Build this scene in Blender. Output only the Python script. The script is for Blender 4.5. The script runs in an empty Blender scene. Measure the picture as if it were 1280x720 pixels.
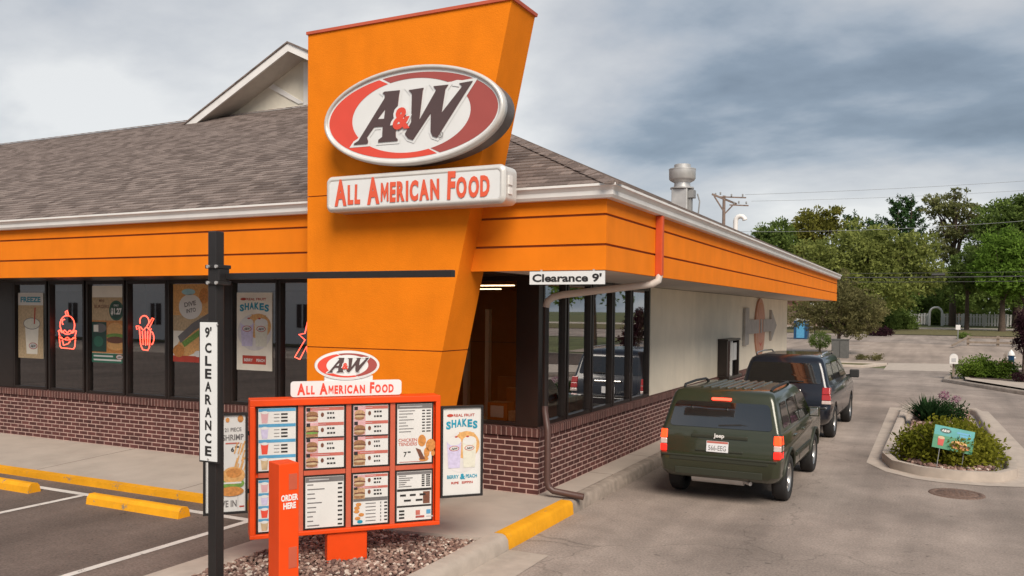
import bpy, bmesh, math, random
from mathutils import Vector, Matrix
from mathutils.geometry import tessellate_polygon
from math import sin, cos, pi, radians, sqrt
random.seed(7)
sc = bpy.context.scene
col = sc.collection

# ------------------------------------------------------------------ camera
cam = bpy.data.cameras.new('camera'); camo = bpy.data.objects.new('camera', cam); col.objects.link(camo)
sc.camera = camo
_yaw, _pitch, _roll = .4636, -.0261, .0096
_R = Vector((cos(_yaw), sin(_yaw), 0)); _F = Vector((-sin(_yaw), cos(_yaw), 0)); _U = Vector((0, 0, 1))
_F2 = _F*cos(_pitch)+_U*sin(_pitch); _U2 = _U*cos(_pitch)-_F*sin(_pitch)
_R3 = _R*cos(_roll)+_U2*sin(_roll); _U3 = _U2*cos(_roll)-_R*sin(_roll)
camo.matrix_world = Matrix(((_R3.x, _U3.x, -_F2.x, 0), (_R3.y, _U3.y, -_F2.y, 0), (_R3.z, _U3.z, -_F2.z, 2.574), (0, 0, 0, 1)))
cam.sensor_width = 36; cam.lens = 1064.49/1280*36; cam.shift_y = (416.22-360)/1280
cam.clip_start = .05; cam.clip_end = 3000

# ------------------------------------------------------------------ world, sun, exposure
SUN_EL, SUN_AZ = radians(42), radians(140)     # azimuth clockwise from +Y, the direction the light comes from
SUN_STR, SUN_ANG, SKY_STR, CLOUD_STR, EXPO = 1.5, 34, .05, .34, 1.56
sc.view_settings.view_transform = 'Standard'; sc.view_settings.look = 'None'
sc.view_settings.exposure = EXPO; sc.view_settings.gamma = 1
w = bpy.data.worlds.new("World"); sc.world = w; w.use_nodes = True
nt = w.node_tree; nt.nodes.clear()
def wn(t, **k):
    n = nt.nodes.new(t)
    for a, b in k.items(): setattr(n, a, b)
    return n
def wl(a, b): nt.links.new(a, b)
out = wn('ShaderNodeOutputWorld')
sky = wn('ShaderNodeTexSky', sky_type='NISHITA', sun_disc=False, sun_elevation=SUN_EL, sun_rotation=SUN_AZ)
bg1 = wn('ShaderNodeBackground'); bg1.inputs[1].default_value = SKY_STR; wl(sky.outputs[0], bg1.inputs[0])
tc = wn('ShaderNodeTexCoord'); sep = wn('ShaderNodeSeparateXYZ'); wl(tc.outputs['Generated'], sep.inputs[0])
def wmath(op, a, b=None, c=None):
    n = wn('ShaderNodeMath', operation=op)
    for i, v in enumerate((a, b, c)):
        if v is None: continue
        if isinstance(v, (int, float)): n.inputs[i].default_value = v
        else: wl(v, n.inputs[i])
    return n.outputs[0]
zc = wmath('MAXIMUM', sep.outputs[2], 0.0)
zz = wmath('ADD', zc, .30)
cx = wmath('DIVIDE', sep.outputs[0], zz); cy = wmath('DIVIDE', sep.outputs[1], zz)
cmb = wn('ShaderNodeCombineXYZ'); wl(cx, cmb.inputs[0]); wl(cy, cmb.inputs[1])
n1 = wn('ShaderNodeTexNoise'); n1.inputs['Scale'].default_value = 1.0; n1.inputs['Detail'].default_value = 8; n1.inputs['Roughness'].default_value = .52
n1.inputs['Distortion'].default_value = .12
mp = wn('ShaderNodeMapping'); mp.inputs['Location'].default_value = (-2.8, -0.3, 0); mp.inputs['Rotation'].default_value = (0, 0, radians(27)); mp.inputs['Scale'].default_value = (.9, 1.15, 1)
wl(cmb.outputs[0], mp.inputs[0]); wl(mp.outputs[0], n1.inputs['Vector'])
n2 = wn('ShaderNodeTexNoise'); n2.inputs['Scale'].default_value = .33; n2.inputs['Detail'].default_value = 3
wl(mp.outputs[0], n2.inputs['Vector'])
# heavier, bluer cloud towards +X, thinner and paler towards -X
az = wmath('MULTIPLY_ADD', wmath('MAXIMUM', sep.outputs[0], -.5), .20, .39)
hi = wmath('MULTIPLY', wmath('MAXIMUM', wmath('SUBTRACT', sep.outputs[2], .16), 0.0), wmath('MULTIPLY_ADD', sep.outputs[0], .40, .30))
f = wmath('MULTIPLY_ADD', n1.outputs[0], 1.75, wmath('MULTIPLY', n2.outputs[0], .30))
f = wmath('SUBTRACT', f, wmath('ADD', az, hi))
rmp = wn('ShaderNodeValToRGB'); wl(f, rmp.inputs[0])
e = rmp.color_ramp.elements
e[0].position = .40; e[0].color = (.20, .25, .31, 1)
e[1].position = .88; e[1].color = (.84, .84, .83, 1)
for p, c in ((.49, (.27, .33, .40)), (.57, (.41, .46, .52)), (.67, (.56, .58, .61)), (.78, (.69, .70, .71))):
    q = e.new(p); q.color = (*c, 1)
bg2 = wn('ShaderNodeBackground'); bg2.inputs[1].default_value = CLOUD_STR; wl(rmp.outputs[0], bg2.inputs[0])
mx = wn('ShaderNodeMixShader'); mx.inputs[0].default_value = .9
wl(bg1.outputs[0], mx.inputs[1]); wl(bg2.outputs[0], mx.inputs[2]); wl(mx.outputs[0], out.inputs[0])
sl = bpy.data.lights.new('sun', 'SUN'); sl.energy = SUN_STR; sl.angle = radians(SUN_ANG); sl.color = (1, .90, .78)
so = bpy.data.objects.new('sun', sl); col.objects.link(so)
so.rotation_euler = Vector((-sin(SUN_AZ)*cos(SUN_EL), -cos(SUN_AZ)*cos(SUN_EL), -sin(SUN_EL))).to_track_quat('-Z', 'Y').to_euler()

# ------------------------------------------------------------------ materials
def newmat(name):
    m = bpy.data.materials.new(name); m.use_nodes = True
    return m, m.node_tree, m.node_tree.nodes['Principled BSDF']
def N(t, typ, **k):
    n = t.nodes.new(typ)
    for a, b in k.items(): setattr(n, a, b)
    return n
def mat(name, c, rough=.6, var=.12, scale=6, bump=0, bscale=60, metal=0, emit=0, spec=.5, coat=0, dirt=0, streak=0):
    m, t, b = newmat(name)
    b.inputs['Roughness'].default_value = rough; b.inputs['Metallic'].default_value = metal
    b.inputs['Specular IOR Level'].default_value = spec
    if coat: b.inputs['Coat Weight'].default_value = coat; b.inputs['Coat Roughness'].default_value = .06
    g = N(t, 'ShaderNodeNewGeometry')
    nz = N(t, 'ShaderNodeTexNoise'); nz.inputs['Scale'].default_value = scale; nz.inputs['Detail'].default_value = 6
    t.links.new(g.outputs['Position'], nz.inputs['Vector'])
    r = N(t, 'ShaderNodeMapRange'); r.inputs[1].default_value = .3; r.inputs[2].default_value = .7
    r.inputs[3].default_value = 1-var; r.inputs[4].default_value = 1+var
    t.links.new(nz.outputs[0], r.inputs[0])
    v = N(t, 'ShaderNodeVectorMath', operation='SCALE'); v.inputs[0].default_value = c
    t.links.new(r.outputs[0], v.inputs['Scale'])
    src = v.outputs[0]
    if dirt:
        nd = N(t, 'ShaderNodeTexNoise'); nd.inputs['Scale'].default_value = 1.3; nd.inputs['Detail'].default_value = 9; nd.inputs['Roughness'].default_value = .7
        t.links.new(g.outputs['Position'], nd.inputs['Vector'])
        rr = N(t, 'ShaderNodeMapRange'); rr.inputs[1].default_value = .48; rr.inputs[2].default_value = .72; rr.inputs[3].default_value = 1; rr.inputs[4].default_value = 1-dirt
        t.links.new(nd.outputs[0], rr.inputs[0])
        v2 = N(t, 'ShaderNodeVectorMath', operation='SCALE'); t.links.new(src, v2.inputs[0]); t.links.new(rr.outputs[0], v2.inputs['Scale']); src = v2.outputs[0]
    if streak:
        ms_ = N(t, 'ShaderNodeMapping'); ms_.inputs['Scale'].default_value = (3.5, 3.5, .3); t.links.new(g.outputs['Position'], ms_.inputs[0])
        ns_ = N(t, 'ShaderNodeTexNoise'); ns_.inputs['Scale'].default_value = 1; ns_.inputs['Detail'].default_value = 5; t.links.new(ms_.outputs[0], ns_.inputs['Vector'])
        rs_ = N(t, 'ShaderNodeMapRange'); rs_.inputs[1].default_value = .42; rs_.inputs[2].default_value = .72; rs_.inputs[3].default_value = 1; rs_.inputs[4].default_value = 1-streak; t.links.new(ns_.outputs[0], rs_.inputs[0])
        v3 = N(t, 'ShaderNodeVectorMath', operation='SCALE'); t.links.new(src, v3.inputs[0]); t.links.new(rs_.outputs[0], v3.inputs['Scale']); src = v3.outputs[0]
    t.links.new(src, b.inputs['Base Color'])
    if emit:
        b.inputs['Emission Color'].default_value = (*c, 1); b.inputs['Emission Strength'].default_value = emit
    if bump:
        nb = N(t, 'ShaderNodeTexNoise'); nb.inputs['Scale'].default_value = bscale; nb.inputs['Detail'].default_value = 4
        t.links.new(g.outputs['Position'], nb.inputs['Vector'])
        bp = N(t, 'ShaderNodeBump'); bp.inputs['Strength'].default_value = bump; bp.inputs['Distance'].default_value = .02
        t.links.new(nb.outputs[0], bp.inputs['Height']); t.links.new(bp.outputs[0], b.inputs['Normal'])
    return m
def brickmat(name, bw, rh, c1, c2, mortar, ms=.009, vertical=False):
    m, t, b = newmat(name); b.inputs['Roughness'].default_value = .85
    g = N(t, 'ShaderNodeNewGeometry'); s = N(t, 'ShaderNodeSeparateXYZ'); t.links.new(g.outputs['Position'], s.inputs[0])
    a = N(t, 'ShaderNodeMath', operation='ADD'); t.links.new(s.outputs[0], a.inputs[0]); t.links.new(s.outputs[1], a.inputs[1])
    z = N(t, 'ShaderNodeMath', operation='ADD'); t.links.new(s.outputs[2], z.inputs[0]); z.inputs[1].default_value = -.165
    cb = N(t, 'ShaderNodeCombineXYZ'); t.links.new(a.outputs[0], cb.inputs[0]); t.links.new(z.outputs[0], cb.inputs[1])
    br = N(t, 'ShaderNodeTexBrick'); t.links.new(cb.outputs[0], br.inputs['Vector'])
    br.inputs['Scale'].default_value = 1; br.inputs['Brick Width'].default_value = bw; br.inputs['Row Height'].default_value = rh
    br.inputs['Mortar Size'].default_value = ms; br.inputs['Mortar Smooth'].default_value = .2; br.inputs['Bias'].default_value = 0
    br.inputs['Color1'].default_value = (*c1, 1); br.inputs['Color2'].default_value = (*c2, 1); br.inputs['Mortar'].default_value = (*mortar, 1)
    if vertical: br.offset = 0
    nz = N(t, 'ShaderNodeTexNoise'); nz.inputs['Scale'].default_value = 9; nz.inputs['Detail'].default_value = 8; t.links.new(g.outputs['Position'], nz.inputs['Vector'])
    r = N(t, 'ShaderNodeMapRange'); r.inputs[1].default_value = .3; r.inputs[2].default_value = .7; r.inputs[3].default_value = .75; r.inputs[4].default_value = 1.25; t.links.new(nz.outputs[0], r.inputs[0])
    v = N(t, 'ShaderNodeVectorMath', operation='SCALE'); t.links.new(br.outputs['Color'], v.inputs[0]); t.links.new(r.outputs[0], v.inputs['Scale'])
    t.links.new(v.outputs[0], b.inputs['Base Color'])
    bp = N(t, 'ShaderNodeBump'); bp.inputs['Strength'].default_value = .6; bp.inputs['Distance'].default_value = .008; bp.invert = True
    t.links.new(br.outputs['Fac'], bp.inputs['Height']); t.links.new(bp.outputs[0], b.inputs['Normal'])
    return m
def asphaltmat(name, c, patch=.25, cracks=True, agg=.35):
    m, t, b = newmat(name); b.inputs['Roughness'].default_value = .85; b.inputs['Specular IOR Level'].default_value = .3
    g = N(t, 'ShaderNodeNewGeometry')
    def noise(s, d=6, ro=.6):
        n = N(t, 'ShaderNodeTexNoise'); n.inputs['Scale'].default_value = s; n.inputs['Detail'].default_value = d; n.inputs['Roughness'].default_value = ro
        t.links.new(g.outputs['Position'], n.inputs['Vector']); return n.outputs[0]
    def rng(o, a, b_, c_, d_):
        r = N(t, 'ShaderNodeMapRange'); r.inputs[1].default_value = a; r.inputs[2].default_value = b_; r.inputs[3].default_value = c_; r.inputs[4].default_value = d_
        t.links.new(o, r.inputs[0]); return r.outputs[0]
    def mul(a, b_):
        n = N(t, 'ShaderNodeMath', operation='MULTIPLY'); t.links.new(a, n.inputs[0]); t.links.new(b_, n.inputs[1]); return n.outputs[0]
    k = mul(rng(noise(.35, 5), .3, .7, 1-patch, 1+patch), rng(noise(2.3, 6), .3, .7, .9, 1.1))
    k = mul(k, rng(noise(38, 3, .7), .25, .75, 1-agg, 1+agg))
    k = mul(k, rng(noise(3.1, 9, .75), .60, .72, 1, .70))
    mpp = N(t, 'ShaderNodeMapping'); mpp.inputs['Scale'].default_value = (1.3, .10, 1); t.links.new(g.outputs['Position'], mpp.inputs[0])
    tr_ = N(t, 'ShaderNodeTexNoise'); tr_.inputs['Scale'].default_value = 1.0; tr_.inputs['Detail'].default_value = 4; t.links.new(mpp.outputs[0], tr_.inputs['Vector'])
    k = mul(k, rng(tr_.outputs[0], .35, .65, .80, 1.13)); k = mul(k, rng(noise(7.5, 2, .5), .70, .74, 1, .62))
    if cracks:
        vo = N(t, 'ShaderNodeTexVoronoi', feature='DISTANCE_TO_EDGE'); vo.inputs['Scale'].default_value = .16
        wv = N(t, 'ShaderNodeTexNoise'); wv.inputs['Scale'].default_value = .8; wv.inputs['Detail'].default_value = 6; t.links.new(g.outputs['Position'], wv.inputs['Vector'])
        ad = N(t, 'ShaderNodeVectorMath', operation='MULTIPLY_ADD'); t.links.new(wv.outputs['Color'], ad.inputs[0]); ad.inputs[1].default_value = (2.5, 2.5, 0); t.links.new(g.outputs['Position'], ad.inputs[2])
        t.links.new(ad.outputs[0], vo.inputs['Vector'])
        k = mul(k, rng(vo.outputs['Distance'], .0, (.0035), .70, 1))
    v = N(t, 'ShaderNodeVectorMath', operation='SCALE'); v.inputs[0].default_value = c; t.links.new(k, v.inputs['Scale'])
    t.links.new(v.outputs[0], b.inputs['Base Color'])
    bp = N(t, 'ShaderNodeBump'); bp.inputs['Strength'].default_value = .35; bp.inputs['Distance'].default_value = .006
    t.links.new(noise(110, 2), bp.inputs['Height']); t.links.new(bp.outputs[0], b.inputs['Normal'])
    return m
def wornpaint(name, c, under, amount=.60, sc_=5):
    m, t, b = newmat(name); b.inputs['Roughness'].default_value = .75; b.inputs['Specular IOR Level'].default_value = .25
    g = N(t, 'ShaderNodeNewGeometry')
    def noise(s_, d=8, ro=.65):
        n = N(t, 'ShaderNodeTexNoise'); n.inputs['Scale'].default_value = s_; n.inputs['Detail'].default_value = d; n.inputs['Roughness'].default_value = ro
        t.links.new(g.outputs['Position'], n.inputs['Vector']); return n.outputs[0]
    r = N(t, 'ShaderNodeMapRange'); r.inputs[1].default_value = amount; r.inputs[2].default_value = amount+.04; t.links.new(noise(sc_, 12, .78), r.inputs[0])
    r2 = N(t, 'ShaderNodeMapRange'); r2.inputs[1].default_value = .3; r2.inputs[2].default_value = .75; r2.inputs[3].default_value = 1.08; r2.inputs[4].default_value = .72; t.links.new(noise(2.5), r2.inputs[0])
    v = N(t, 'ShaderNodeVectorMath', operation='SCALE'); v.inputs[0].default_value = c; t.links.new(r2.outputs[0], v.inputs['Scale'])
    mx_ = N(t, 'ShaderNodeMix', data_type='RGBA'); t.links.new(r.outputs[0], mx_.inputs[0]); t.links.new(v.outputs[0], mx_.inputs[6]); mx_.inputs[7].default_value = (*under, 1)
    t.links.new(mx_.outputs[2], b.inputs['Base Color'])
    bp = N(t, 'ShaderNodeBump'); bp.inputs['Strength'].default_value = .3; bp.inputs['Distance'].default_value = .01; t.links.new(noise(60, 4), bp.inputs['Height']); t.links.new(bp.outputs[0], b.inputs['Normal'])
    return m
def shinglemat(name):
    m, t, b = newmat(name); b.inputs['Roughness'].default_value = .95
    g = N(t, 'ShaderNodeNewGeometry'); s = N(t, 'ShaderNodeSeparateXYZ'); t.links.new(g.outputs['Position'], s.inputs[0])
    nn = N(t, 'ShaderNodeSeparateXYZ'); t.links.new(g.outputs['True Normal'], nn.inputs[0])
    ab = N(t, 'ShaderNodeMath', operation='ABSOLUTE'); t.links.new(nn.outputs[0], ab.inputs[0])
    gt = N(t, 'ShaderNodeMath', operation='GREATER_THAN'); t.links.new(ab.outputs[0], gt.inputs[0]); gt.inputs[1].default_value = .3
    mxx = N(t, 'ShaderNodeMix'); t.links.new(gt.outputs[0], mxx.inputs[0]); t.links.new(s.outputs[0], mxx.inputs[2]); t.links.new(s.outputs[1], mxx.inputs[3])
    cb = N(t, 'ShaderNodeCombineXYZ'); t.links.new(mxx.outputs[0], cb.inputs[0])
    z = N(t, 'ShaderNodeMath', operation='SUBTRACT'); t.links.new(s.outputs[2], z.inputs[0]); z.inputs[1].default_value = 3.9305-.0005
    t.links.new(z.outputs[0], cb.inputs[1])
    br = N(t, 'ShaderNodeTexBrick'); t.links.new(cb.outputs[0], br.inputs['Vector']); br.inputs['Scale'].default_value = 1
    br.inputs['Brick Width'].default_value = .23; br.inputs['Row Height'].default_value = .0595; br.inputs['Mortar Size'].default_value = .002
    br.inputs['Color1'].default_value = (.10, .074, .064, 1); br.inputs['Color2'].default_value = (.235, .186, .166, 1); br.inputs['Mortar'].default_value = (.08, .06, .052, 1)
    br.offset = .37; br.squash = .7; br.squash_frequency = 3
    nz = N(t, 'ShaderNodeTexNoise'); nz.inputs['Scale'].default_value = 55; nz.inputs['Detail'].default_value = 3; t.links.new(g.outputs['Position'], nz.inputs['Vector'])
    r = N(t, 'ShaderNodeMapRange'); r.inputs[1].default_value = .3; r.inputs[2].default_value = .7; r.inputs[3].default_value = .75; r.inputs[4].default_value = 1.25; t.links.new(nz.outputs[0], r.inputs[0])
    v = N(t, 'ShaderNodeVectorMath', operation='SCALE'); t.links.new(br.outputs['Color'], v.inputs[0]); t.links.new(r.outputs[0], v.inputs['Scale'])
    t.links.new(v.outputs[0], b.inputs['Base Color'])
    return m
def glassmat(name, tint=(.5, .47, .45), refl=.10):
    m = bpy.data.materials.new(name); m.use_nodes = True; t = m.node_tree; t.nodes.clear()
    o = N(t, 'ShaderNodeOutputMaterial'); tr = N(t, 'ShaderNodeBsdfTransparent'); tr.inputs[0].default_value = (*tint, 1)
    gl = N(t, 'ShaderNodeBsdfGlossy'); gl.inputs['Roughness'].default_value = .015; gl.inputs[0].default_value = (.95, .95, .95, 1)
    fr = N(t, 'ShaderNodeFresnel'); fr.inputs[0].default_value = 1.5
    a = N(t, 'ShaderNodeMath', operation='MULTIPLY_ADD'); t.links.new(fr.outputs[0], a.inputs[0]); a.inputs[1].default_value = .9; a.inputs[2].default_value = refl
    mx_ = N(t, 'ShaderNodeMixShader'); t.links.new(a.outputs[0], mx_.inputs[0]); t.links.new(tr.outputs[0], mx_.inputs[1]); t.links.new(gl.outputs[0], mx_.inputs[2])
    t.links.new(mx_.outputs[0], o.inputs[0]); return m
def carglassmat(name, base):
    m = bpy.data.materials.new(name); m.use_nodes = True; t = m.node_tree; t.nodes.clear()
    o = N(t, 'ShaderNodeOutputMaterial'); d = N(t, 'ShaderNodeBsdfDiffuse'); d.inputs[0].default_value = (.010, .010, .010, 1)
    gl = N(t, 'ShaderNodeBsdfGlossy'); gl.inputs['Roughness'].default_value = .03; fr = N(t, 'ShaderNodeFresnel'); fr.inputs[0].default_value = 1.5
    a = N(t, 'ShaderNodeMath', operation='MULTIPLY_ADD'); t.links.new(fr.outputs[0], a.inputs[0]); a.inputs[1].default_value = .85; a.inputs[2].default_value = base
    mx_ = N(t, 'ShaderNodeMixShader'); t.links.new(a.outputs[0], mx_.inputs[0]); t.links.new(d.outputs[0], mx_.inputs[1]); t.links.new(gl.outputs[0], mx_.inputs[2]); t.links.new(mx_.outputs[0], o.inputs[0])
    return m
def leafmat(name, c1, c2, transl=.45):
    m = bpy.data.materials.new(name); m.use_nodes = True; t = m.node_tree; t.nodes.clear()
    o = N(t, 'ShaderNodeOutputMaterial'); g = N(t, 'ShaderNodeNewGeometry')
    nz = N(t, 'ShaderNodeTexNoise'); nz.inputs['Scale'].default_value = .9; nz.inputs['Detail'].default_value = 5; t.links.new(g.outputs['Position'], nz.inputs['Vector'])
    ad = N(t, 'ShaderNodeMath', operation='MULTIPLY_ADD'); t.links.new(g.outputs['Random Per Island'], ad.inputs[0]); ad.inputs[1].default_value = .30; 
    sb = N(t, 'ShaderNodeMath', operation='MULTIPLY_ADD'); t.links.new(nz.outputs[0], sb.inputs[0]); sb.inputs[1].default_value = 1.7; sb.inputs[2].default_value = -.42
    t.links.new(sb.outputs[0], ad.inputs[2])
    mxc = N(t, 'ShaderNodeMix', data_type='RGBA'); t.links.new(ad.outputs[0], mxc.inputs[0]); mxc.inputs[6].default_value = (*c1, 1); mxc.inputs[7].default_value = (*c2, 1)
    d = N(t, 'ShaderNodeBsdfDiffuse'); tl = N(t, 'ShaderNodeBsdfTranslucent'); t.links.new(mxc.outputs[2], d.inputs[0]); t.links.new(mxc.outputs[2], tl.inputs[0])
    mx_ = N(t, 'ShaderNodeMixShader'); mx_.inputs[0].default_value = transl; t.links.new(d.outputs[0], mx_.inputs[1]); t.links.new(tl.outputs[0], mx_.inputs[2]); t.links.new(mx_.outputs[0], o.inputs[0])
    return m
def emat(name, c, s):
    m, t, b = newmat(name); b.inputs['Base Color'].default_value = (*c, 1); b.inputs['Emission Color'].default_value = (*c, 1); b.inputs['Emission Strength'].default_value = s; b.inputs['Roughness'].default_value = .4
    return m
M = dict(
 orange=mat('orange_stucco', (.80, .212, .007), .85, .06, 3, .25, 90, spec=.15, dirt=.03, streak=.05),
 orange_board=mat('orange_board', (.80, .205, .006), .75, .06, 2.5, .1, 120, spec=.2, dirt=.03, streak=.06),
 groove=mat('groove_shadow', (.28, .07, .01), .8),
 redorange=mat('red_orange_paint', (.80, .068, .005), .5, .06, 4, .03, 80, spec=.3, dirt=.05, streak=.08),
 redorange2=mat('dulled_red_orange', (.52, .10, .05), .5, .08, 5),  # dull red; on the menu dividers it holds a painted plexiglass reflection
 white=mat('white_metal', (.78, .76, .74), .4, .05, 3, dirt=.1),
 whitesign=mat('white_sign_face', (.74, .75, .75), .35, .03, 3),
 soffit=mat('soffit', (.55, .5, .45), .7, .06),
 cream=mat('cream_stucco', (.86, .77, .62), .85, .05, 2, .25, 120, dirt=.05, streak=.05),
 gablewall=mat('gable_wall', (.70, .65, .55), .7, .05),
 brick=brickmat('dark_red_brick', .215, .0695, (.062, .019, .017), (.115, .038, .033), (.46, .31, .27), .0085),
 brickcap=brickmat('soldier_brick', .075, .5, (.075, .026, .022), (.14, .055, .045), (.34, .22, .19), .007, True),
 sill=mat('brick_sill', (.12, .06, .05), .8, .2, 20),
 shingle=shinglemat('brown_shingle'),
 bronze=mat('dark_bronze_frame', (.022, .015, .013), .35, .1),
 blackmetal=mat('black_painted_steel', (.018, .016, .016), .4, .12),
 glass=glassmat('window_glass', (.97, .94, .90), .24),
 glass_side=glassmat('side_window_glass', (.6, .55, .52), .40),
 asphalt=asphaltmat('worn_asphalt', (.285, .236, .205), .34),
 asphalt_dark=asphaltmat('sealed_asphalt', (.14, .108, .093), .2, True, .4),
 asphalt_far=asphaltmat('pale_asphalt', (.31, .25, .21), .15, True, .1),
 concrete=mat('concrete', (.42, .36, .31), .85, .07, 2.2, .12, 90, dirt=.13),
 kerb=mat('kerb_concrete', (.43, .365, .31), .85, .1, 6, .2, 70, dirt=.18),
 kerbold=mat('worn_kerb_concrete', (.30, .25, .21), .85, .22, 8, .3, 60, dirt=.3),
 joint=mat('joint', (.16, .13, .11), .9),
 yellow=wornpaint('yellow_kerb_paint', (.80, .36, .012), (.26, .20, .14), .60, 4),
 paintline=wornpaint('white_line_paint', (.66, .62, .58), (.16, .13, .115), .585, 9),
 soil=mat('soil', (.075, .05, .04), .95, .3, 10, .5, 60),
 grass=mat('dry_grass', (.115, .10, .038), .95, .3, 2.5, .5, 30),
 ground=mat('ground_grass', (.09, .10, .035), .95, .3, .6, .3, 10),
 red=mat('sign_red', (.72, .075, .045), .4, .03), dred=mat('sign_dark_red', (.36, .075, .065), .4, .03),
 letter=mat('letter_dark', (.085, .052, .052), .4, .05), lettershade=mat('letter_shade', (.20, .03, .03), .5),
 orangeletter=mat('orange_letter', (.75, .11, .05), .4, .04), silver=mat('silver_trim', (.66, .64, .61), .35, .05, metal=.25),
 darkcan=mat('sign_can_side', (.12, .105, .10), .5, .2, 8),
 black=mat('black_print', (.02, .018, .018), .5), grey=mat('grey_print', (.16, .15, .15), .5), lgrey=mat('light_grey_print', (.45, .45, .46), .5),
 signteal=mat('sign_teal', (.05, .29, .29), .45), paper=mat('paper', (.68, .67, .65), .35, .03), paperwarm=mat('paper_warm', (.84, .79, .68), .3, .06, coat=1),
 teal=mat('teal_print', (.015, .27, .40), .45), blue=mat('blue_print', (.08, .30, .50), .45), skyblue=mat('pale_blue_print', (.35, .60, .68), .45),
 mbun=mat('menu_food_brown', (.30, .15, .07), .5, .3, 60), mbun2=mat('menu_food_tan', (.46, .28, .15), .5, .3, 60), palecirc=mat('pale_print', (.66, .63, .62), .5), pinkred=mat('menu_header_red', (.48, .13, .10), .5), pink=mat('pink_print', (.62, .36, .38), .5), lilac=mat('lilac_print', (.55, .50, .68), .5, .12, 30),
 peach=mat('peach_print', (.66, .64, .54), .5, .08, 30), bun=mat('bun_print', (.55, .23, .06), .5, .25, 40), bun2=mat('light_bun_print', (.66, .36, .13), .5, .2, 40), meat=mat('patty_print', (.16, .06, .035), .5, .3, 60), lettuce=mat('lettuce_print', (.16, .30, .06), .5, .3, 50),
 green=mat('dark_green_print', (.025, .14, .09), .5, .1), forest=mat('deep_green_print', (.015, .06, .045), .5, .1), tealgreen=mat('sign_green', (.03, .21, .10), .45, .05),
 tan=mat('tan_print', (.50, .37, .22), .5, .2, 25), crimson=mat('crimson_print', (.45, .05, .03), .5),
 neon=emat('neon_red', (1, .09, .05), 1.6),
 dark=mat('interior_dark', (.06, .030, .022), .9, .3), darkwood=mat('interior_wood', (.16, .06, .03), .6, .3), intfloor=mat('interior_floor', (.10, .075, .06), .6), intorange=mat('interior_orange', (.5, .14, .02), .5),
 lampw=emat('fluorescent', (1, .74, .42), 2.2),
 piperedorange=mat('red_downspout', (.56, .075, .015), .55, .08, 5, dirt=.1), pipebrown=mat('brown_downspout', (.085, .045, .038), .45, .1), pipewhite=mat('white_downspout', (.56, .50, .45), .45, .08, 6),
 galv=mat('galvanised', (.55, .54, .53), .4, .12, 5, metal=.5), galvdark=mat('galvanised_dark', (.25, .25, .25), .5, .1),
 emblemgrey=mat('emblem_grey', (.42, .38, .345), .6), emblembrown=mat('emblem_brown', (.56, .28, .19), .6, .08),
 pole=mat('weathered_pole_wood', (.20, .145, .12), .9, .2), wire=mat('wire', (.03, .03, .03), .6), wiregrey=mat('grey_wire', (.2, .21, .22), .6),
 fence=mat('white_fence', (.72, .70, .68), .6, .05), bark=mat('bark', (.085, .06, .045), .95, .3, 8, .4, 20), wood=mat('grey_wood', (.24, .19, .15), .9, .2),
 houseroof=mat('house_roof', (.22, .095, .065), .9, .15), housewall=mat('house_wall', (.30, .22, .17), .8), palewall=mat('pale_wall', (.80, .77, .76), .8, .04), shutter=mat('dark_shutter', (.04, .02, .02), .6),
 bluebox=mat('blue_plastic', (.012, .06, .14), .4), greybox=mat('grey_cabinet', (.10, .10, .095), .7), rust=mat('rusty_iron', (.15, .095, .072), .8, .35, 30, .5, 60),
 leafgold1=leafmat('leaf_gold', (.07, .095, .012), (.30, .29, .038)), leafspike=leafmat('leaf_dark_spike', (.012, .035, .014), (.05, .10, .035)), flower=leafmat('flower_mauve', (.32, .12, .20), (.55, .34, .42)),
 leafA=leafmat('leaf_bush', (.045, .09, .014), (.19, .28, .045)), leafpurple=leafmat('leaf_purple', (.018, .009, .014), (.07, .032, .04)),
 leafdark=leafmat('leaf_dark', (.055, .095, .026), (.21, .285, .075)), leafolive=leafmat('leaf_olive', (.085, .095, .018), (.27, .26, .06)), leaflocust=leafmat('leaf_locust', (.085, .115, .03), (.34, .375, .11)),
 leafpine=leafmat('leaf_pine', (.022, .055, .022), (.07, .13, .045), .25), leafsparse=leafmat('leaf_sparse', (.09, .105, .04), (.28, .29, .12)), leafbright=leafmat('leaf_bright', (.06, .12, .018), (.20, .32, .055)), leafgrey=leafmat('leaf_greygreen', (.075, .078, .034), (.25, .23, .10)),
 tyre=mat('tyre_rubber', (.016, .015, .015), .8, .2, 30), rim=mat('alloy_rim', (.42, .41, .40), .3, .05, metal=.8), hub=mat('wheel_well', (.008, .008, .008), .9),
 cargreen=mat('dark_green_car_paint', (.034, .040, .020), .32, .04, 2, metal=.25, coat=.8), cardarkgreen=mat('dark_green_plastic', (.026, .029, .018), .5, .06, 5),
 carnavy=mat('navy_car_paint', (.010, .012, .020), .3, .04, 2, metal=.3, coat=.8), carglass=carglassmat('car_glass', .13), blackplastic=mat('black_plastic', (.02, .02, .02), .6),
 taillit=emat('lit_tail_lamp', (1, .045, .008), .9), tailred=emat('red_tail_lens', (.75, .018, .010), .40), tailreddim=mat('red_lens', (.42, .02, .018), .15, .05, coat=1), tailclear=mat('clear_lens', (.62, .50, .46), .15, .1, 30, coat=1), brake=emat('lit_brake_lamp', (1, .06, .03), 1.3),
 chrome=mat('chrome', (.75, .75, .75), .12, .02, metal=1), plate=mat('number_plate', (.72, .72, .74), .4, .03),
)
STONES = [mat('stone_%d' % i, c, .9, .25, 25) for i, c in enumerate([(.20, .115, .09), (.34, .235, .19), (.11, .062, .052), (.55, .46, .39), (.26, .16, .125)])]

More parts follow.
